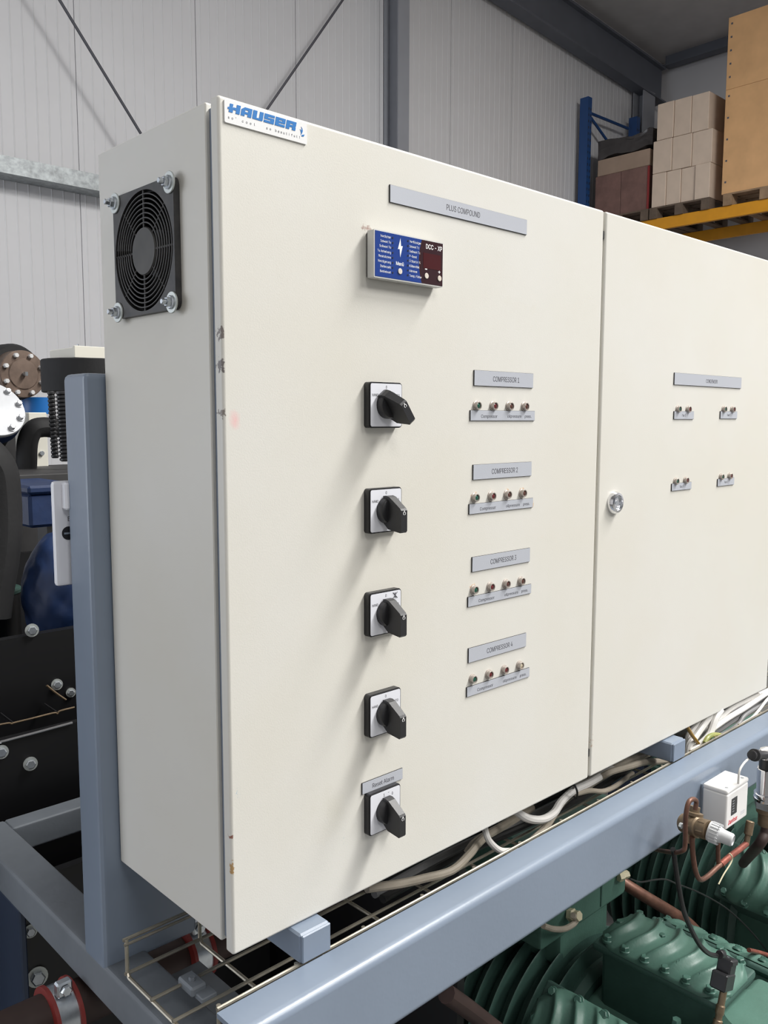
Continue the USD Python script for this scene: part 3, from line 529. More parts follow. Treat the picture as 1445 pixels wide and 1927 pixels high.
# ------------------------------------------------ compressors
CXC, CZC = .905, .35
def rotm(m, a, o=(CXC, 0, CZC)): m.apply_transform(trimesh.transformations.rotation_matrix(a, (0, 1, 0), o)); return m
def fins(xs): return None
def compressor(dx, label):
    t = thing('compressor', label, 'compressor', (CXC+dx, .1, 0), 'green piston compressors')
    X = lambda m: (m.apply_translation((dx, 0, 0)), m)[1]
    # crankcase: stepped round body along y
    prof = [(.14, 0), (.155, .01), (.155, .10), (.172, .115), (.172, .36), (.16, .38)]
    part(t, 'crankcase', X(cat(lathe((CXC, -.21, CZC), (0, 1, 0), prof, 40), bx(CXC-.13, CXC+.13, -.17, .16, .14, .34, .02, 2))), M['green'], 35)
    part(t, 'front_deck', X(bx(CXC-.075, CXC+.11, -.23, -.065, .42, .592, .015, 3)), M['green'], 30)
    part(t, 'front_deck', X(cat(lathe((CXC, -.125, .592), (0, 0, 1), [(.070, -.02), (.070, .004), (.062, .010)], 36))), M['green'], 30)
    # motor housing with ring fins
    part(t, 'motor_housing', X(lathe((CXC, .16, CZC+.02), (0, 1, 0), [(.165, 0), (.178, .012), (.178, .34), (.14, .37)], 48)), M['green_dark'], 30)
    for k in range(9): part(t, 'cooling_fin', X(lathe((CXC, .185+.034*k, CZC+.02), (0, 1, 0), [(.176, -.006), (.207, -.003), (.210, 0), (.207, .003), (.176, .006)], 56)), M['green_dark'], 50)
    for k in range(3): part(t, 'foot', X(bx(CXC-.16, CXC+.16, (-.16, .10, .45)[k], (-.12, .16, .50)[k], .098, .22, .004)), M['green_dark'], False)
    # cylinder banks
    for bi, (ang, nm) in enumerate(((0, 'top'), (-.82, 'left'), (1.0, 'right'))):
        B = lambda m: X(rotm(m, ang)); y0, y1 = (-.085, .150) if bi == 0 else (-.11, .178)
        hw, zt = .066, .642
        part(t, 'cylinder_block', B(cat(bx(CXC-hw+.012, CXC+hw-.012, y0+.01, y1-.01, .44, zt-.016, .012, 2), bx(CXC-hw, CXC+hw, y0, y1, zt-.030, zt-.014, .006, 2))), M['green_dark'], 30)
        # cover: cushion with curved cross ribs
        ny, nx = 95, 33; yy = np.linspace(y0, y1, ny); xx = np.linspace(-hw, hw, nx); V = []; L = y1-y0; cyc = (y0+y1)/2
        for y in yy:
            e = abs((y-cyc)/(L/2)); w = (1-max(0, (e-.62)/.38)**2.4*.55)
            for q in xx:
                s = q/hw; h = .020*(1-abs(s)**3.2)*(1-e**7)
                ph = (y-y0)/.0405+.75*(1-s*s); f = ph-math.floor(ph)
                h += .0105*math.exp(-((f-.5)/.19)**2)*(1-.55*abs(s)**4)*(1-e**8)
                V.append((CXC+q*w, y, zt-.012+h))
        F = [(i*nx+j, i*nx+j+1, (i+1)*nx+j+1, (i+1)*nx+j) for i in range(ny-1) for j in range(nx-1)]
        top = np.array(V); bot = top.copy(); bot[:, 2] = zt-.016; n0 = len(top)
        rim = [i for i in range(nx)]+[i*nx+nx-1 for i in range(1, ny)]+[(ny-1)*nx+j for j in range(nx-2, -1, -1)]+[i*nx for i in range(ny-2, 0, -1)]
        F2 = [(a, b, c) for a, b, c, d in F]+[(a, c, d) for a, b, c, d in F]
        for i in range(len(rim)): a, b = rim[i], rim[(i+1) % len(rim)]; F2 += [(a, a+n0, b+n0), (a, b+n0, b)]
        cv = trimesh.Trimesh(np.vstack([top, bot]), np.array(F2), process=False)
        hd = part(t, 'cylinder_head', B(cv), M['green'], 40)
        for s in (-1, 1):
            for k in range(6):
                y = y0+.024+k*(y1-y0-.048)/5; wv = 1-max(0, (abs((y-cyc)/(L/2))-.62)/.38)**2.4*.55
                o = (CXC+s*(hw-.0075)*wv, y, zt-.010); bb = cat(cyl(o, (0, 0, 1), .0095, .0055, 16, .001), hexbolt(np.add(o, (0, 0, .0055)), (0, 0, 1), .0072, .0065))
                part(hd, 'bolt', B(bb), M['bolt_green'], 25)
        for y in (y0+.004, y1-.004):
            o = (CXC, y+(.012 if y < 0 else -.012), zt-.010); part(hd, 'bolt', B(hexbolt(o, (0, 0, 1), .0072, .011, .009)), M['bolt_green'], 25)
        if bi == 0: part(hd, 'service_plug', B(hexbolt((CXC+.005, .055, zt+.004), (0, 0, 1), .006, .008)), M['bolt_green'], 25)
    # terminal box over the motor
    tb = part(t, 'terminal_box', X(cat(bx(.765, 1.046, .205, .40, .612, .80, .008, 2), bx(.84, 1.0, .215, .39, .54, .62, .01, 2))), M['green'], 30)
    part(tb, 'lid', X(bx(.760, 1.051, .200, .405, .690, .698, .003)), M['green'], False)
    part(tb, 'lid_joint', X(bx(.952, .956, .2035, .206, .622, .69)), M['green_dark'], False)
    part(t, 'valley_bolt', X(hexbolt((.795, -.035, .575), (0, 0, 1), .008, .022, .011)), M['bolt_green'], 25)
    return t
compressor(0, 'green piston compressor below the front beam, nearer one with the black solenoid plug')
compressor(.71, 'green piston compressor at the right edge of the picture, behind the white pressure switch')

# ------------------------------------------------ fittings in front of the front beam
kp = thing('pressure_switch', 'white pressure switch box with red script and dark window on the front beam', 'pressure switch', (.826, -.08, .968))
kx0, kx1, ky0, ky1, kz0, kz1 = .792, .8645, -.1005, -.062, .9375, .9995
part(kp, 'housing', bx(kx0, kx1, ky0, ky1, kz0, kz1-.0065, .0035, 3), M['kp'], 30)
part(kp, 'lid', bx(kx0-.0003, kx1+.0003, ky0-.0003, ky1, kz1-.0075, kz1, .003, 3), M['kp'], 30)
part(kp, 'mounting_bracket', bx(kx0+.004, kx1-.004, ky1-.001, -.0570, kz0+.006, kz1-.004), M['zinc'], False)
part(kp, 'window', bx(kx0+.0155, kx0+.0335, ky0-.0006, ky0+.001, kz0+.019, kz0+.0445), M['kp_window'], False)
part(kp, 'scale', cat([bx(kx0+.018, kx0+.024, ky0-.0008, ky0-.0004, kz0+.024+.004*i, kz0+.0246+.004*i) for i in range(5)]), M['silver'], False)
def script(s, cx, cz, h, y): return text(s, h, cx, cz, y, .0002, bold=True, slant=.35, sx=.9)
part(kp, 'lettering', script('Danfoss', kx0+.0215, kz0+.010, .0062, ky0), M['logo_red'], False)
part(kp, 'lettering', cat([bx(kx0+.048, kx0+.062, ky0-.0002, ky0, kz0+.010+.002*i, kz0+.0107+.002*i) for i in range(3)]), M['silver'], False)
for dx, dy in ((.010, .006), (.062, .006)): part(kp, 'lid_screw', cyl((kx0+dx, ky0+dy, kz1-.0008), (0, 0, 1), .0025, .0012, 14), M['zinc'])
vl = thing('service_valve', 'brass service valve with a grey plastic cap left of the white pressure switch', 'valve', (0.6813, -0.1050, 0.9764))
v0 = np.array((0.6876, -0.0900, 0.9766)); v1 = np.array((0.7097, -0.1180, 0.9753)); vd = np.array([0, -1., -.10])
pc = np.array((0.6860, -0.1000, 0.9822)); vd = np.array((0.6787, -0.1280, 0.9872))-pc; vd /= np.linalg.norm(vd); vl_len = np.linalg.norm(np.array((0.6787, -0.1280, 0.9872))-pc)
part(vl, 'valve_body', cat(lathe(pc-vd*.018, vd, [(.010, 0), (.0130, .003), (.0130, .020), (.0148, .022), (.0148, .030), (.0128, .032), (.0128, vl_len+.019)], 24)), M['brass'], 30)
part(vl, 'hex', lathe(pc+vd*(vl_len-.012), vd, [(.0135, 0), (.0135, .011)], 6), M['brass'], False)
part(vl, 'branch', cat(lathe(pc, np.array((0.6908, -0.1000, 0.9984))-pc, [(.0095, 0), (.0095, .012), (.0125, .014), (.0125, .018), (.007, .019), (.007, .026)], 20), cyl(pc, (-.3, .0, -1), .0075, .024, 16)), M['brass'], 30)
cp = pc+vd*vl_len
ctop = np.array((0.6833, -0.1600, 0.9831)); cd = ctop-cp; cl = np.linalg.norm(cd)
part(vl, 'cap', lathe(cp, cd, [(.0130, 0), (.0136, .002), (.0136, cl*.36), (.0112, cl*.42), (.0092, cl*.58), (.0086, cl*.94), (.0070, cl), (.0066, cl-.002)], 28), M['cap_grey'], 30)
part(vl, 'cap_rib', cat([bx(-.0006, .0006, -.0006, .0006, 0, .012).apply_transform(trimesh.geometry.align_vectors((0, 0, 1), cd/cl)).apply_translation(cp+cd/cl*.003+.0136*(basis(cd)[0]*math.cos(q)+basis(cd)[1]*math.sin(q))) for q in np.arange(20)*2*math.pi/20]), M['cap_grey'], False)
part(vl, 'screw', cat([hexbolt((0.6644, -0.0930, 0.9870), (0, -1, .0), .0042, .004), cyl((0.6821, -0.0880, 0.9793), (1, 0, 0), .0050, .014, 14)]), M['zinc'], 25)
def pipe(P, r, m, label, name='copper_pipe', ct='pipe'):
    t = thing(name, label, ct, tuple(P[len(P)//2])); part(t, 'run', tube(P, r, 12), M[m]); return t
pipe([(0.6688, -0.1120, 1.0143), (0.6709, -0.1120, 1.0257), (0.6598, -0.1120, 1.0322), (0.6481, -0.1120, 1.0299), (0.6424, -0.1120, 1.0109), (0.6440, -0.1120, 0.9729), (0.6451, -0.1080, 0.9627), (0.6665, -0.0850, 0.9439), (0.7279, -0.0300, 0.9041), (0.8068, 0.0400, 0.8583)], .0032, 'copper', 'thin copper tube arching over the top of the brass valve')
t = pipe([(0.6711, -0.1080, 0.9733), (0.6765, -0.1080, 0.9445), (0.6865, -0.1080, 0.9176), (0.7004, -0.1080, 0.9006), (0.7214, -0.1080, 0.8965), (0.7539, -0.1080, 0.8987), (0.7911, -0.1080, 0.9005), (0.8409, -0.1080, 0.9002)], .0036, 'copper', 'copper tube running down from the brass valve and up to the right')
part(t, 'sleeve', tube([(0.7639, -0.1080, 0.8990), (0.7911, -0.1080, 0.9005), (0.8193, -0.1080, 0.9003), (0.8482, -0.1080, 0.9010)], .0046, 12), M['copper_red'])
part(t, 'branch_tube', tube([(0.7586, -0.1060, 0.9463), (0.7575, -0.1060, 0.9225), (0.7616, -0.1060, 0.8966)], .0032, 10), M['copper'])
part(t, 'cable_tie', tube([(0.7740, -0.1160, 0.9155), (0.7836, -0.1160, 0.9055), (0.7775, -0.1160, 0.8980), (0.7579, -0.1160, 0.8899), (0.7422, -0.1160, 0.8806)], .0011, 6), M['tie'])
ac = thing('access_valve', 'small brass access valve with a knurled cap at the right edge', 'valve', (0.8652, -0.1050, 0.9093))
a0 = np.array((0.8484, -0.1080, 0.8992)); a1 = np.array((0.8595, -0.1080, 0.9336)); ad = a1-a0; al = np.linalg.norm(ad)
part(ac, 'stem', cyl(a0, ad, .0042, al*.6, 14), M['brass']); part(ac, 'cap', cyl(a0+ad*.42, ad, .0062, al*.58, 20, .0008), M['brass'])
sn = thing('pressure_sensor', 'chrome pressure transmitter with a black plug at the right edge', 'sensor', (0.9115, -0.1100, 0.9735))
s0 = np.array((0.9130, -0.1100, 0.9105)); s1 = np.array((0.9071, -0.1100, 1.0434)); sd = s1-s0; sl = np.linalg.norm(sd); sd = sd/sl
part(sn, 'adapter', lathe(s0, sd, [(.012, 0), (.012, .020), (.015, .022), (.015, .030)], 20), M['brass'], 30); part(sn, 'hex', lathe(s0+sd*.030, sd, [(.0185, 0), (.0185, .010)], 6), M['zinc'], False)
part(sn, 'collar', lathe(s0+sd*.040, sd, [(.0165, 0), (.0195, .002), (.0195, .006), (.0165, .0075), (.0165, .010), (.0190, .011), (.0190, .013), (.0165, .014)], 28), M['chrome'], 30)
part(sn, 'body', cyl(s0+sd*.054, sd, .0155, .040, 28, .001), M['chrome'], 30); part(sn, 'head', cyl(s0+sd*.094, sd, .0130, .018, 24, .001), M['black'], 30)
part(sn, 'cap_dome', lathe(s0+sd*.112, sd, [(.0160, 0), (.0165, .003), (.012, .012), (.004, .016)], 24), M['chrome'], 30)
pl0 = np.array((0.8323, -0.1160, 1.0478)); pd = np.array((0.9033, -0.1100, 1.0266))-pl0
part(sn, 'plug', lathe(pl0, pd, [(.0050, 0), (.0068, .001), (.0068, .007), (.0050, .008), (.0050, .011), (.0092, .012), (.0092, .020), (.0065, .021), (.0065, np.linalg.norm(pd))], 20), M['black'], 30)
cable([(0.8460, -0.1120, 1.0404), (0.8278, -0.1120, 1.0405), (0.8121, -0.1120, 1.0368), (0.8024, -0.1120, 1.0290), (0.8007, -0.1120, 1.0117)], .0016, 'cable_white', 'thin white lead from the black sensor plug behind the white pressure switch')
pipe([(0.9376, -0.1000, 0.9199), (0.9437, -0.1000, 0.9028), (0.9378, -0.1000, 0.8843), (0.9277, -0.0950, 0.8663), (0.9857, -0.0600, 0.8177), (1.1674, 0.0300, 0.6973)], .0085, 'pipe_brown', 'dark insulated elbow below the chrome sensor', 'sensor_pipe')

so = thing('solenoid_plug', 'black solenoid plug on a brass stub standing on the nearer compressor', 'solenoid', (0.8293, -0.0850, 0.6097))
q0 = np.array((0.8298, -0.0850, 0.6041)); q1 = np.array((0.8469, -0.0850, 0.6527)); qd = q1-q0; ql = np.linalg.norm(qd)
part(so, 'stub', lathe(q0, qd, [(.007, -.02), (.007, ql*.1), (.0055, ql*.12), (.0055, ql*.25), (.0068, ql*.30), (.0068, ql*.52), (.0055, ql*.56), (.0055, ql*1.15)], 20), M['brass'])
def tilt(m, c): return m.apply_transform(trimesh.geometry.align_vectors((0, 0, 1), qd/ql)).apply_translation(c)
part(so, 'coil', tilt(bx(-.0165, .0165, -.0125, .0125, -.002, .024, .002), np.array((0.8370, -0.0850, 0.6611))), M['black'], False)
part(so, 'coil_label', tilt(bx(.0150, .0170, -.009, .010, .001, .019), np.array((0.8370, -0.0850, 0.6611))), M['tape'], False)
part(so, 'connector', tilt(cat(bx(-.0105, .0125, -.011, .011, .022, .046, .002), bx(-.009, .0145, -.012, .012, .036, .0455, .002)), np.array((0.8408, -0.0850, 0.6592))), M['black'], False)
part(so, 'cable_gland', cyl(np.array((0.8257, -0.0900, 0.7242)), np.array((0.7876, -0.0940, 0.7416))-np.array((0.8257, -0.0900, 0.7242)), .006, .016, 16, .001), M['black'])
part(so, 'connector_screw', tilt(cyl((.001, 0, .0455), (0, 0, 1), .0022, .001, 12), np.array((0.8408, -0.0850, 0.6592))), M['zinc'])
cable([(0.8157, -0.0880, 0.7243), (0.7845, -0.0880, 0.7418), (0.7536, -0.0880, 0.7683), (0.7227, -0.0880, 0.8066), (0.6956, -0.0880, 0.8487), (0.6785, -0.0880, 0.8906), (0.6668, -0.0880, 0.9248), (0.6606, -0.0880, 0.9472), (0.6572, -0.0880, 0.9531)], .0036, 'cable_black', 'black cable hanging from the beam down to the solenoid plug')
cable([(0.8056, 0.0600, 0.7925), (0.8385, 0.0600, 0.7743), (0.8827, 0.0600, 0.7611), (0.9234, 0.0600, 0.7464), (0.9686, 0.0600, 0.7201), (1.0632, 0.0600, 0.6646), (1.1802, 0.0600, 0.5851), (1.2992, 0.0600, 0.4861), (1.4029, 0.0600, 0.3864), (1.5017, 0.0600, 0.2778)], .0016, 'cable_black', 'thin black lead curving from the green terminal box to the right')
cable([(0.7421, 0.1850, 0.6815), (0.7704, 0.1850, 0.6636), (0.8058, 0.1850, 0.6485), (0.8352, 0.1850, 0.6460), (0.8415, 0.1850, 0.6524), (0.8311, 0.1850, 0.6638)], .0052, 'cable_beige', 'beige cable hooking out of the terminal box gland')
g1 = thing('cable_gland', 'cream cable gland above the hooked beige cable', 'cable gland', (0.8337, 0.1900, 0.6605)); part(g1, 'nut', lathe((0.8436, 0.2000, 0.6520), (.0, -1, .35), [(.012, 0), (.012, .010), (.009, .012), (.009, .022)], 6), M['tie'], False)
g2 = thing('cable_gland', 'cream cable gland at the right end of the terminal box', 'cable gland', (1.0221, 0.2000, 0.6590)); part(g2, 'nut', lathe((1.0080, 0.2020, 0.6614), (1, -.35, 0), [(.010, 0), (.010, .010), (.0075, .012), (.0075, .024)], 6), M['tie'], False)
pipe([(1.1460, 0.3000, 0.5690), (1.1519, 0.2700, 0.5623), (1.1862, 0.2400, 0.5328), (1.2401, 0.2100, 0.4902), (1.2819, 0.1900, 0.4548), (1.3001, 0.1700, 0.4267)], .0125, 'copper', 'thick old copper pipe behind the nearer compressor head', 'suction_pipe')
pipe([(1.0924, -0.0200, 0.5779), (1.1433, -0.0200, 0.5499), (1.1995, -0.0200, 0.5170), (1.2759, -0.0200, 0.4689)], .0040, 'copper_red', 'short reddish copper pipe at the right edge beside the nearer compressor')
pipe([(0.4036, 0.1000, 0.7656), (0.4482, 0.1000, 0.7215), (0.4896, 0.1000, 0.6787), (0.5462, 0.1000, 0.6198)], .013, 'pipe_brown', 'dark brown pipe under the front beam at the lower edge', 'oil_pipe')
vs = thing('receiver_vessel', 'added black vessel behind the compressors that darkens the gap', 'vessel', (1, 1.02, .5)); part(vs, 'shell', lathe((.90, 1.02, .62), (1, 0, 0), [(.05, 0), (.20, .03), (.20, 2.1), (.05, 2.13)], 32), M['black_soft'], 30)  # added to darken the cavity behind tray and compressors
for x in (1.2, 2.5): part(vs, 'saddle', bx(x, x+.06, .90, 1.14, .0, .45), M['navy'], False)
# ------------------------------------------------ oxide pipe with lined clamps, lower left
pp = thing('pipe_line', 'dark oxide pipe crossing under the side beam with two red lined clamps', 'pipe', (.05, .31, .82))
pz = np.array((-0.0395, 0.3100, 0.8491)); pz2 = np.array([.40, .31, pz[2]-.006]); p0 = np.array([-.20, .31, pz[2]+.004])
part(pp, 'run', tube([p0, pz2, (.452, .31, pz2[2]-.001)], .027, 20, sm=False), M['pipe_brown'])
for cxp in (pz[0], float((0.1378, 0.3100, 0.8350)[0])):
    o = np.array((cxp-.013, .31, pz[2]-.002)); c = part(pp, 'clamp_band', lathe(o, (1, 0, 0), [(.030, 0), (.0345, .001), (.0345, .025), (.030, .026)], 32), M['zinc'])
    for d in (-.004, .0235): part(c, 'rubber_rim', lathe(o+[d, 0, 0], (1, 0, 0), [(.030, 0), (.0375, .001), (.0375, .0055), (.030, .0065)], 32), M['rubber_red'])
    part(c, 'lug', cat(bx(cxp-.009, cxp+.009, .290, .302, pz[2]+.030, pz[2]+.047, .002), hexbolt((cxp, .289, pz[2]+.039), (0, -1, 0), .006, .005)), M['zinc'], False)
hp = thing('machine_housing', 'black housing panels behind the side beam, with added dark backing', 'housing', (.3, 1.0, 0))
part(hp, 'front_panel', bx(-.40, .75, .86, .88, .0, 1.165), M['black_gloss'], False)  # dark backing put in to keep the interior black, carries some bolts
LPZ = (0.1065, 0.7250, 1.0387)[2]
part(hp, 'lower_panel', bx(-.25, .70, .728, .742, .05, LPZ), M['black_gloss'], False)
part(hp, 'edge_rail', tube([(0.0322, 0.7250, 1.0372), (0.1065, 0.7250, 1.0387), (0.1647, 0.7250, 1.0403)], .0022, 8), M['chrome'])
part(hp, 'back_panel', bx(-.85, 1.2, 1.45, 1.47, .0, 1.22), M['black_gloss'], False)  # added black sheet, darkens the view past the post
part(hp, 'under_panel', bx(-.006, .44, .56, .575, .1, .885), M['black_gloss'], False)  # dark backing for the gap under the frame, carries two bolts
part(hp, 'side_panel', bx(.46, .475, .13, .63, .102, .93), M['black_gloss'], False)  # added to block side light from the left on the compressors
wt = thing('wire_shelf', 'black wire shelf edge with bright worn rods left of the post', 'shelf', (.0, .80, 1.03))
part(wt, 'front_rod', tube([(0.0580, 0.8000, 1.0397), (0.0869, 0.8000, 1.0388), (0.0937, 0.8000, 1.0362), (0.0980, 0.8000, 1.0370), (0.1272, 0.8000, 1.0372), (0.1636, 0.8000, 1.0378), (0.1709, 0.8000, 1.0351), (0.1758, 0.8000, 1.0387), (0.2014, 0.8000, 1.0393)], .0017, 8), M['brass'])
for a in ((0.0955, 0.8000, 1.0376), (0.1710, 0.8000, 1.0369)): part(wt, 'cross_rod', tube([a, np.add(a, (0, .055, .002))], .0017, 6, sm=False), M['black'])
for q_, r in (((0.0938, 0.7260, 0.9895), .0077), ((0.0495, 0.7260, 1.0211), .0077), ((0.1956, 0.8580, 1.0684), .007), ((0.2203, 0.8580, 1.0482), .006), ((0.0211, 0.5580, 0.8111), .0066), ((0.0280, 0.5580, 0.7378), .0102), ((0.1555, 0.8580, 1.1744), .008)):
    w = part(hp, 'washer', cyl(q_, (-.2, -1, .1), r*1.45, .002, 20), M['washer']); part(w, 'bolt_head', hexbolt(np.add(q_, (0, -.0015, 0)), (-.2, -1, .1), r, r*.8), M['zinc'], 25)
pipe([(0.1704, 0.8400, 1.0760), (0.1812, 0.8400, 1.0640), (0.1923, 0.8400, 1.0528), (0.2034, 0.8400, 1.0425)], .002, 'brass', 'thin dull rod on the black housing', 'tie_bar', 'rod')
gb = thing('green_tank', 'dark tank with a green rim at the left picture edge', 'tank', (0.2226, 1.2000, 1.0505))
g0 = np.array((0.2201, 1.2200, 0.9074)); gz = np.array((0.2324, 1.2200, 1.1847)); part(gb, 'shell', cyl((g0[0]-.02, 1.22, g0[2]-.8), (0, 0, 1), .067, gz[2]-g0[2]+.8, 32), M['black_gloss']); part(gb, 'rim', cyl((g0[0]-.02, 1.22, gz[2]-.006), (0, 0, 1), .071, .010, 32, .002), M['green_dark'])
# dark blue casting and its lid
bc = thing('blue_casting', 'dark blue pump casting behind the white isolator', 'pump', (0.3138, 1.1500, 1.3064))
a, b = np.array((0.2634, 1.1500, 1.3933)), np.array((0.3802, 1.1500, 1.3867)); zb = (0.2864, 1.1500, 1.3177)[2]
part(bc, 'lid', cat(bx(a[0], b[0], 1.13, 1.36, a[2]-.006, a[2]+.012, .005)), M['blue_dark'], False); part(bc, 'chamber', bx(a[0]+.004, b[0], 1.138, 1.35, zb, a[2]-.006, .006), M['blue_dark'], False)
m = trimesh.creation.icosphere(4, 1.0); m.vertices *= (1+.22*(meshkit.fbm(m.vertices*2.2+7, 3)-.5))[:, None]; m.vertices *= (.085, .08, .125); m.apply_translation((0.3058, 1.0600, 1.1871)); part(bc, 'foot', m, M['blue_dark'], True)
sl = thing('mounting_slab', 'dark grey steel slab above the blue casting', 'slab', (0.4546, 1.5000, 1.3939))
a, b = np.array((0.3284, 1.3600, 1.4044)), np.array((0.5076, 1.3600, 1.3961)); part(sl, 'plate', bx(a[0], b[0]+.3, 1.36, 1.75, (0.3967, 1.3600, 1.3764)[2], (0.3982, 1.3600, 1.4136)[2], .002), M['slab'], False)
part(sl, 'bracket', bx(b[0]-.06, b[0]+.3, 1.5, 1.56, .2, (0.3967, 1.3600, 1.3764)[2], .0), M['slab'], False)
wi = thing('isolator', 'white plastic isolator plate with a round key hole beside the post', 'isolator', (-0.0167, 0.3000, 1.4176))
a, b, c = np.array((-0.0309, 0.2920, 1.4745)), np.array((0.0001, 0.2920, 1.4730)), (-0.0296, 0.2920, 1.3580)[2]
part(wi, 'plate', bx(a[0], b[0], .290, .300, c, a[2], .004, 2), M['isolator'], 30); part(wi, 'raised_block', bx(a[0]+.009, b[0], .279, .291, (-0.0251, 0.2850, 1.4432)[2], a[2]-.0015, .002), M['isolator'], False)
kh = (-0.0156, 0.2900, 1.4167); part(wi, 'key_socket', cyl((kh[0], .2905, kh[2]), (0, -1, 0), .0075, .0012, 24), M['black']); part(wi, 'slot', bx(kh[0]-.0055, kh[0]+.006, .2885, .2895, kh[2]-.001, kh[2]+.001), M['zinc'], False)
part(wi, 'lettering', cat(text('E', .005, (-0.0144, 0.2900, 1.4326)[0], (-0.0144, 0.2900, 1.4326)[2], .2899, .0002)), M['ink'], False); part(wi, 'mount', bx(b[0]-.012, b[0]-.002, .284, .30, c+.02, a[2]-.02), M['zinc'], False)
# insulated pipe, elbow, cream boxes, hoses
pipe([(0.1356, 1.0800, 1.4800), (0.1639, 1.0800, 1.4712), (0.1842, 1.0800, 1.4431), (0.1891, 1.0800, 1.3967), (0.1883, 1.0800, 1.3346), (0.1806, 1.0800, 1.2729), (0.1678, 1.0800, 1.2118), (0.1596, 1.0800, 1.1606)], .040, 'black_soft', 'thick black insulated pipe bending down at the left picture edge', 'insulated_pipe')
pipe([(0.5340, 1.6200, 1.5164), (0.4947, 1.6200, 1.5194), (0.4695, 1.6200, 1.5113), (0.4546, 1.6200, 1.4813), (0.4497, 1.6200, 1.4293), (0.4463, 1.6200, 1.3812)], .026, 'black_soft', 'black insulated elbow in front of the cream box', 'insulated_pipe')
cbx = thing('terminal_cabinet', 'cream terminal cabinet behind the black insulated elbow', 'cabinet', (0.5261, 1.7200, 1.4809))
a, b = np.array((0.4900, 1.7000, 1.5583)), np.array((0.5398, 1.7000, 1.4088)); part(cbx, 'case', bx(a[0], b[0], 1.70, 1.80, b[2], a[2], .002), M['cream'], False); kn = (0.5211, 1.7000, 1.4484); part(cbx, 'lock', cyl((kn[0], 1.70, kn[2]), (0, -1, 0), .0065, .006, 18, .001), M['zinc'])
part(cbx, 'pedestal', bx(a[0]+.01, b[0]-.01, 1.72, 1.745, (0.3982, 1.3600, 1.4136)[2]-.12, b[2], 0), M['slab'], False)
def hose(top, bot, r, label, pitch=.0095):
    top, bot = np.array(top), np.array(bot); L = np.linalg.norm(bot-top); n = int(L/pitch); pr = []
    for i in range(n): s = i*L/n; q = L/n; pr += [(r*.74, s), (r, s+q*.3), (r, s+q*.7), (r*.74, s+q)]
    t = thing('corrugated_hose', label, 'hose', tuple(bot)); part(t, 'bellows', lathe(top, bot-top, pr, 20), M['black'], 30)
hose((0.4920, 1.5500, 1.6113), (0.4962, 1.5500, 1.4413), .0095, 'black corrugated hose farther left of the two beside the post'); hose((0.4995, 1.5000, 1.6104), (0.5037, 1.5000, 1.4347), .016, 'thick black corrugated hose close to the post')
dr = thing('oil_separator', 'black insulated drum top behind the post', 'vessel', (0.6589, 1.7500, 1.6732))
a, b, zt, zb = (0.5575, 1.7500, 1.6693)[0], (0.8132, 1.7500, 1.6791)[0], (0.5874, 1.6200, 1.7062)[2], (0.5840, 1.6200, 1.6150)[2]; part(dr, 'jacket', cyl(((a+b)/2, 1.75, zb), (0, 0, 1), (b-a)/2, zt-zb, 48, .003), M['black_soft'], 30)
part(dr, 'column', cyl(((a+b)/2+.03, 1.78, .2), (0, 0, 1), (b-a)/2-.05, zb-.2, 32), M['black_gloss'], 30)
jb = thing('junction_box', 'cream junction box standing on top of the black drum', 'box', ((0.6476, 1.7200, 1.7303)[0], 1.72, zt)); a, b = (0.6078, 1.6600, 1.7390), (0.7212, 1.6600, 1.7457)
part(jb, 'case', bx(a[0], b[0], 1.665, 1.83, zt-.0005, a[2]-.004, .002), M['cream'], False); part(jb, 'lid', bx(a[0]-.002, b[0], 1.66, 1.672, zt, a[2], .0015), M['cream'], False)
part(jb, 'hinge', cyl((a[0]+.012, 1.668, a[2]-.0005), (0, 0, 1), .003, .005, 12), M['zinc'])
# vessel end flanges
fv = thing('pressure_vessel', 'black insulated vessel with a brown bolted end flange', 'vessel', (0.6155, 2.0500, 1.6748)); o = np.array((0.6156, 2.0500, 1.6764)); R = abs((0.6156, 2.0500, 1.6764)[2]-(0.6127, 2.0500, 1.6073)[2])*1.04
part(fv, 'jacket', lathe(o+[0, .05, .008], (-.12, 1, 0), [(R*1.12, 0), (R*1.22, .02), (R*1.22, .9), (R, .95)], 40), M['black_soft'], 30); fl = part(fv, 'end_flange', lathe(o, (.10, -1, 0), [(R, -.055), (R, -.002), (R*.97, 0), (R*.66, .0005), (R*.62, .004), (R*.30, .005)], 44), M['flange_brown'], 30)
ux, vx, dx_ = basis((.10, -1, 0))
for k in range(8): a = (k+.5)*math.pi/4; part(fl, 'bolt', hexbolt(o+R*.83*(ux*math.cos(a)+vx*math.sin(a)), dx_, R*.105, .012), M['bolt_bright'], 25)
part(fl, 'centre_plug', cat(cyl(o+dx_*.004, dx_, R*.085, .016, 12, .001), bx(o[0]-.004, o[0]+.004, o[1]-.026, o[1]-.01, o[2]-.006, o[2]+.006)), M['zinc'], 30)
bl = (0.7143, 2.2000, 1.6100); part(fv, 'blue_saddle', cyl(((0.7170, 2.2000, 1.5894)[0], 2.2, (0.7121, 2.2000, 1.5566)[2]), (0, 0, 1), abs((0.6791, 2.2000, 1.5889)[0]-(0.7608, 2.2000, 1.5899)[0])*.62, abs(bl[2]-(0.7121, 2.2000, 1.5566)[2]), 36), M['blue'], 30)
part(fv, 'stand', bx(o[0]-.05, o[0]+.08, 2.12, 2.22, 0, (0.7121, 2.2000, 1.5566)[2], .0), M['slab'], False)
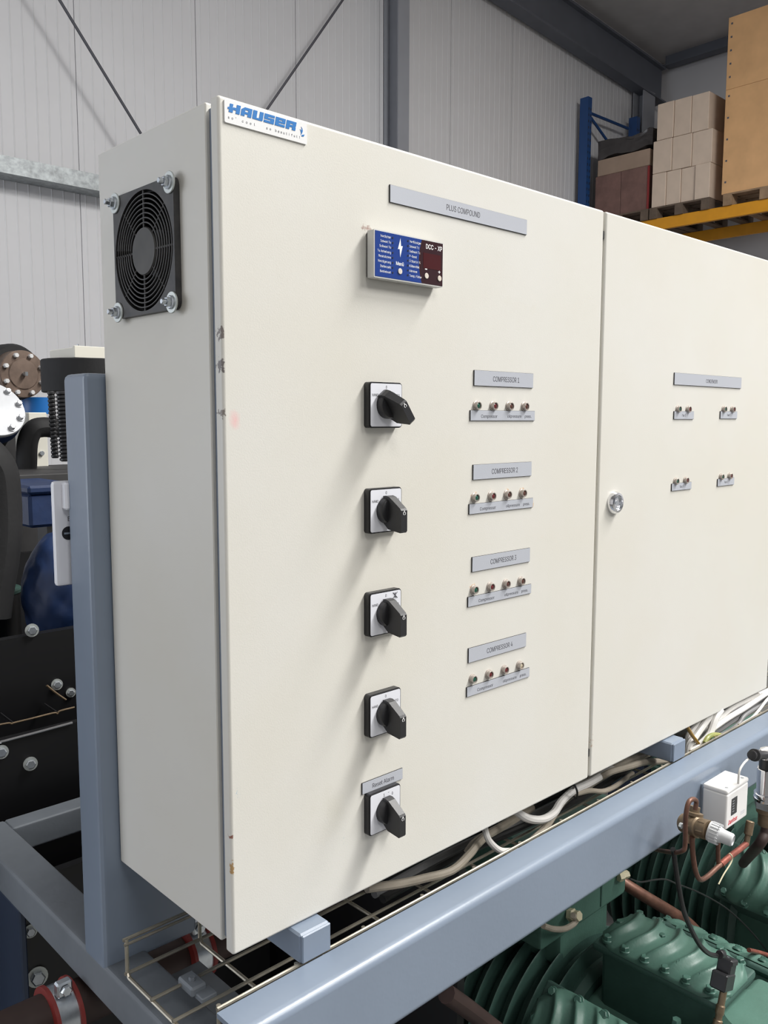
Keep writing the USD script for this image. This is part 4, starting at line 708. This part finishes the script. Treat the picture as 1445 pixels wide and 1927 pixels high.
ae = thing('motor_end_cover', 'bright aluminium end cover with hex bolts at the left picture edge', 'end cover', (0.3716, 1.6000, 1.5650)); o = np.array((0.3654, 1.6000, 1.5676)); R = abs((0.4488, 1.6000, 1.5590)[0]-(0.3654, 1.6000, 1.5676)[0])*.95; nd = np.array((.05, -1, .62)); ux, vx, dd = basis(nd)
cv = part(ae, 'cover', lathe(o, nd, [(R*.98, -.012), (R, -.010), (R, -.002), (R*.985, 0), (R*.5, .004)], 48), M['cover'], 30); part(ae, 'blue_rim', lathe(o-dd*.045, nd, [(R*.97, 0), (R*1.0, .003), (R*1.0, .032), (R*.97, .034)], 48), M['blue_dark'], 30); part(ae, 'body', cyl(o-dd*.35, nd, R*.9, .31, 36), M['black_soft'], 30)
part(ae, 'stand', bx(o[0]-.05, o[0]+.05, 1.78, 1.86, 0, o[2]-.22, 0), M['slab'], False)
for k in range(10): a = (k+.25)*math.pi/5; part(cv, 'bolt', cat(cyl(o+R*.84*(ux*math.cos(a)+vx*math.sin(a)), dd, R*.115, .004, 16), hexbolt(o+dd*.004+R*.84*(ux*math.cos(a)+vx*math.sin(a)), dd, R*.09, .009)), M['alu'], 25)
for a0_, nm in ((.8, 0),): pass

# ------------------------------------------------ pallet rack with its loads, far right
RX = 9.25
rk = thing('pallet_rack', 'blue and yellow pallet rack along the end wall', 'rack', (9.8, 4, 0))
UY = 5.86; fu = (9.2253, 5.8600, 5.5587); ru = (10.3767, 5.8600, 5.5865)
for u, w in ((fu, .085), (ru, .085)):
    x = u[0]; c = unary_union([sbox(x-w/2, UY-.06, x+w/2, UY+.06)]).difference(sbox(x-w/2+.008, UY-.05, x+w/2-.008, UY+.07)); p = part(rk, 'upright', plate_z(c, 0, u[2]), M['rack_blue'], False)
    part(p, 'slot', cat([bx(x+s*.022-.006, x+s*.022+.006, UY-.0615, UY-.0595, 2.4+.075*k, 2.43+.075*k) for k in range(int((u[2]-2.45)/.075)) for s in (-1, 1)]), M['black'], False); stage.GetPrimAtPath(p).GetChildren()[0].SetCustomDataByKey('kind', 'stuff')
b0, b1, b2, b3 = (9.2922, 5.8600, 5.4014), (10.2256, 5.8600, 5.4153), (9.3427, 5.8600, 5.3486), (9.9052, 5.8600, 5.0616)
part(rk, 'brace', tube([b0, b1], .018, 6, sm=False), M['rack_blue'], False); part(rk, 'brace', tube([b2, b3, np.array(b3)+(np.array(b3)-np.array(b2))*.6], .018, 6, sm=False), M['rack_blue'], False)
BZ = 3.93
for x, z1 in ((RX, BZ), (RX+1.02, BZ), (RX, 2.35), (RX+1.02, 2.35)): part(rk, 'beam', cat(bx(x, x+.05, -1, UY-.06, z1-.135, z1, .004), bx(x-.004, x+.004, UY-.12, UY-.05, z1-.17, z1+.03)), M['rack_yellow'], False)
for y in (-.9,): part(rk, 'upright', bx(RX-.02, RX+.06, y-.04, y+.04, 0, 5.6), M['rack_blue'], False)
def pallet(y0, y1, z, label, dark=False, x0=RX-.02, L=1.16):
    m = M['pallet_dark' if dark else 'pallet']; t = thing('pallet', label, 'pallet', (x0, y0, z)); w = y1-y0
    for k in range(3):
        y = y0+k*(w-.10)/2
        part(t, 'bottom_board', bx(x0, x0+L, y, y+.10, z, z+.020), m, False)
        for j in range(3): part(t, 'block', bx(x0+j*(L-.14)/2, x0+j*(L-.14)/2+.14, y, y+.10, z+.020, z+.095), m, False)
        part(t, 'stringer', bx(x0, x0+L, y, y+.10, z+.095, z+.112), m, False)
    for k in range(6): x = x0+k*(L-.14)/5; part(t, 'deck_board', bx(x, x+.14, y0, y1, z+.112, z+.130), m, False)
    return z+.130
pa = pallet(4.95, 5.75, BZ, 'dark wooden pallet under the film wrapped load', True)
pb = pallet(4.18, 4.93, BZ, 'dark wooden pallet under the pale cartons', True)
pc_ = pallet(3.1, 4.02, BZ, 'wooden pallet under the orange plywood crates')
def carton(x0, x1, y0, y1, z0, z1, m, label, grp, nm='carton'):
    t = thing(nm, label, 'carton', ((x0+x1)/2, (y0+y1)/2, z0), grp); part(t, 'box', bx(x0, x1, y0, y1, z0, z1-.002, .004), M[m], False); part(t, 'tape', bx(x0+.01, x1-.01, (y0+y1)/2-.025, (y0+y1)/2+.025, z1-.003, z1), M['tape'], False); return t
LZ = ((pb, 4.455, 4), (4.455, 4.83, 3), (4.83, 5.245, 3)); WH = ('bottom', 'middle', 'top')
for li, (z0, z1, n) in enumerate(LZ):
    ya, yb_ = (4.195, 4.92) if li < 2 else (4.25, 4.88)
    for k in range(n):
        y1 = yb_-(yb_-ya)*k/n; y0 = yb_-(yb_-ya)*(k+1)/n
        od = (('far left', 'left of centre', 'right of centre', 'far right') if n == 4 else ('left', 'centre', 'right'))[k]
        carton(RX+.012*((k*7+li*3) % 3), RX+.56, y0+.002, y1-.002, z0, z1-.002, 'carton', f'pale carton, {od} in the {WH[li]} row of the pale stack', 'pale cartons')
    carton(RX+.57, RX+1.12, ya+.004, ya+.36, z0, z1-.002, 'carton2', f'brown carton on the shaded side of the pale stack, {WH[li]} row', 'pale cartons')
    carton(RX+.57, RX+1.12, ya+.364, yb_-.004, z0, z1-.002, 'carton2', f'brown carton hidden behind the pale stack, {WH[li]} row', 'pale cartons')
fm = thing('film_sheet', 'loose clear stretch film hanging from the top of the pale cartons', 'film', (RX+.6, 4.2, 5.25))
n = 14; V = []; F = []
for i in range(n):
    for j in range(n):
        a, b = i/(n-1), j/(n-1); V.append((RX+.55+.62*a, 4.188-.05*b-.02*meshkit.noise(np.array([[a*5, b*6, 1.]]))[0], 5.25+.03*(1-b)-.95*b*(.35+.65*a)))
F = [(i*n+j, i*n+j+1, (i+1)*n+j+1) for i in range(n-1) for j in range(n-1)]+[(i*n+j, (i+1)*n+j+1, (i+1)*n+j) for i in range(n-1) for j in range(n-1)]
V = np.array(V); part(fm, 'sheet', trimesh.Trimesh(np.vstack([V, V+[0, .0015, 0]]), np.vstack([F, np.array(F)[:, ::-1]+n*n]), process=False), M['film'], True)
# film wrapped dark load
k0 = pa
carton(RX+.02, RX+.60, 5.36, 5.72, k0, k0+.52, 'carton_red', 'dull red brown carton, left one at the bottom of the film wrapped load', 'wrapped cartons')
t = carton(RX+.02, RX+.60, 4.98, 5.355, k0, k0+.52, 'carton_red', 'dull red brown carton, right one at the bottom of the film wrapped load', 'wrapped cartons')
part(t, 'strap', bx(RX+.012, RX+.022, 4.965, 4.99, k0+.002, k0+.51), M['strap_red'], False)
carton(RX+.03, RX+.62, 4.98, 5.70, k0+.522, k0+.72, 'carton2', 'wide flat brown carton on top of the red brown cartons', 'wrapped cartons')
carton(RX+.63, RX+1.1, 4.98, 5.70, k0, k0+.70, 'carton2', 'brown carton at the back of the film wrapped load', 'wrapped cartons')
m = trimesh.creation.box((1.0, .76, .22)); m = m.subdivide_to_size(.05); nn = meshkit.fbm(m.vertices*6+3, 3)-.5; m.vertices += np.c_[nn*.06, nn*.05, nn*.16+.09*(m.vertices[:, 0]+.2)*(m.vertices[:, 2] > 0)]; m.apply_translation((RX+.56, 5.34, k0+.86))
fw = thing('wrapped_bundle', 'crumpled dark film bundle on top of the wrapped load', 'bundle', (RX+.5, 5.3, k0+.72)); part(fw, 'film', m, M['film'], 60)

# plywood crates
def crate(z0, z1, label, y1=4.05):
    t = thing('plywood_crate', label, 'crate', (RX+.5, 3.5, z0), 'plywood crates'); part(t, 'front_panel', bx(RX, RX+.014, 3.05, y1, z0, z1, .002), M['ply'], False); part(t, 'side_panel', bx(RX+.015, RX+1.14, y1-.014, y1, z0, z1, .002), M['ply'], False)
    part(t, 'lid', bx(RX+.002, RX+1.14, 3.05, y1, z1-.012, z1-.001, .002), M['ply'], False); part(t, 'rear_panel', bx(RX+1.142, RX+1.156, 3.05, y1, z0, z1), M['ply'], False); part(t, 'side_panel', bx(RX+.015, RX+1.14, 3.05, 3.064, z0, z1), M['ply'], False)
    for k in range(5): z = z0+.12+(z1-z0-.2)*k/4; part(t, 'staple', bx(RX-.002, RX+.002, y1-.05, y1-.03, z, z+.02), M['ink'], False)
crate(pc_, 5.185, 'lower plywood crate on the wooden pallet'); crate(5.187, 5.95, 'upper plywood crate stacked on the lower one')
pallet(2.2, 3.3, 2.35, 'pallet on the lower rack level under the brown carton'); carton(RX+.02, RX+1.0, 2.25, 3.28, 2.482, 3.48, 'carton2', 'large brown carton on the lower rack level at the right edge', None)
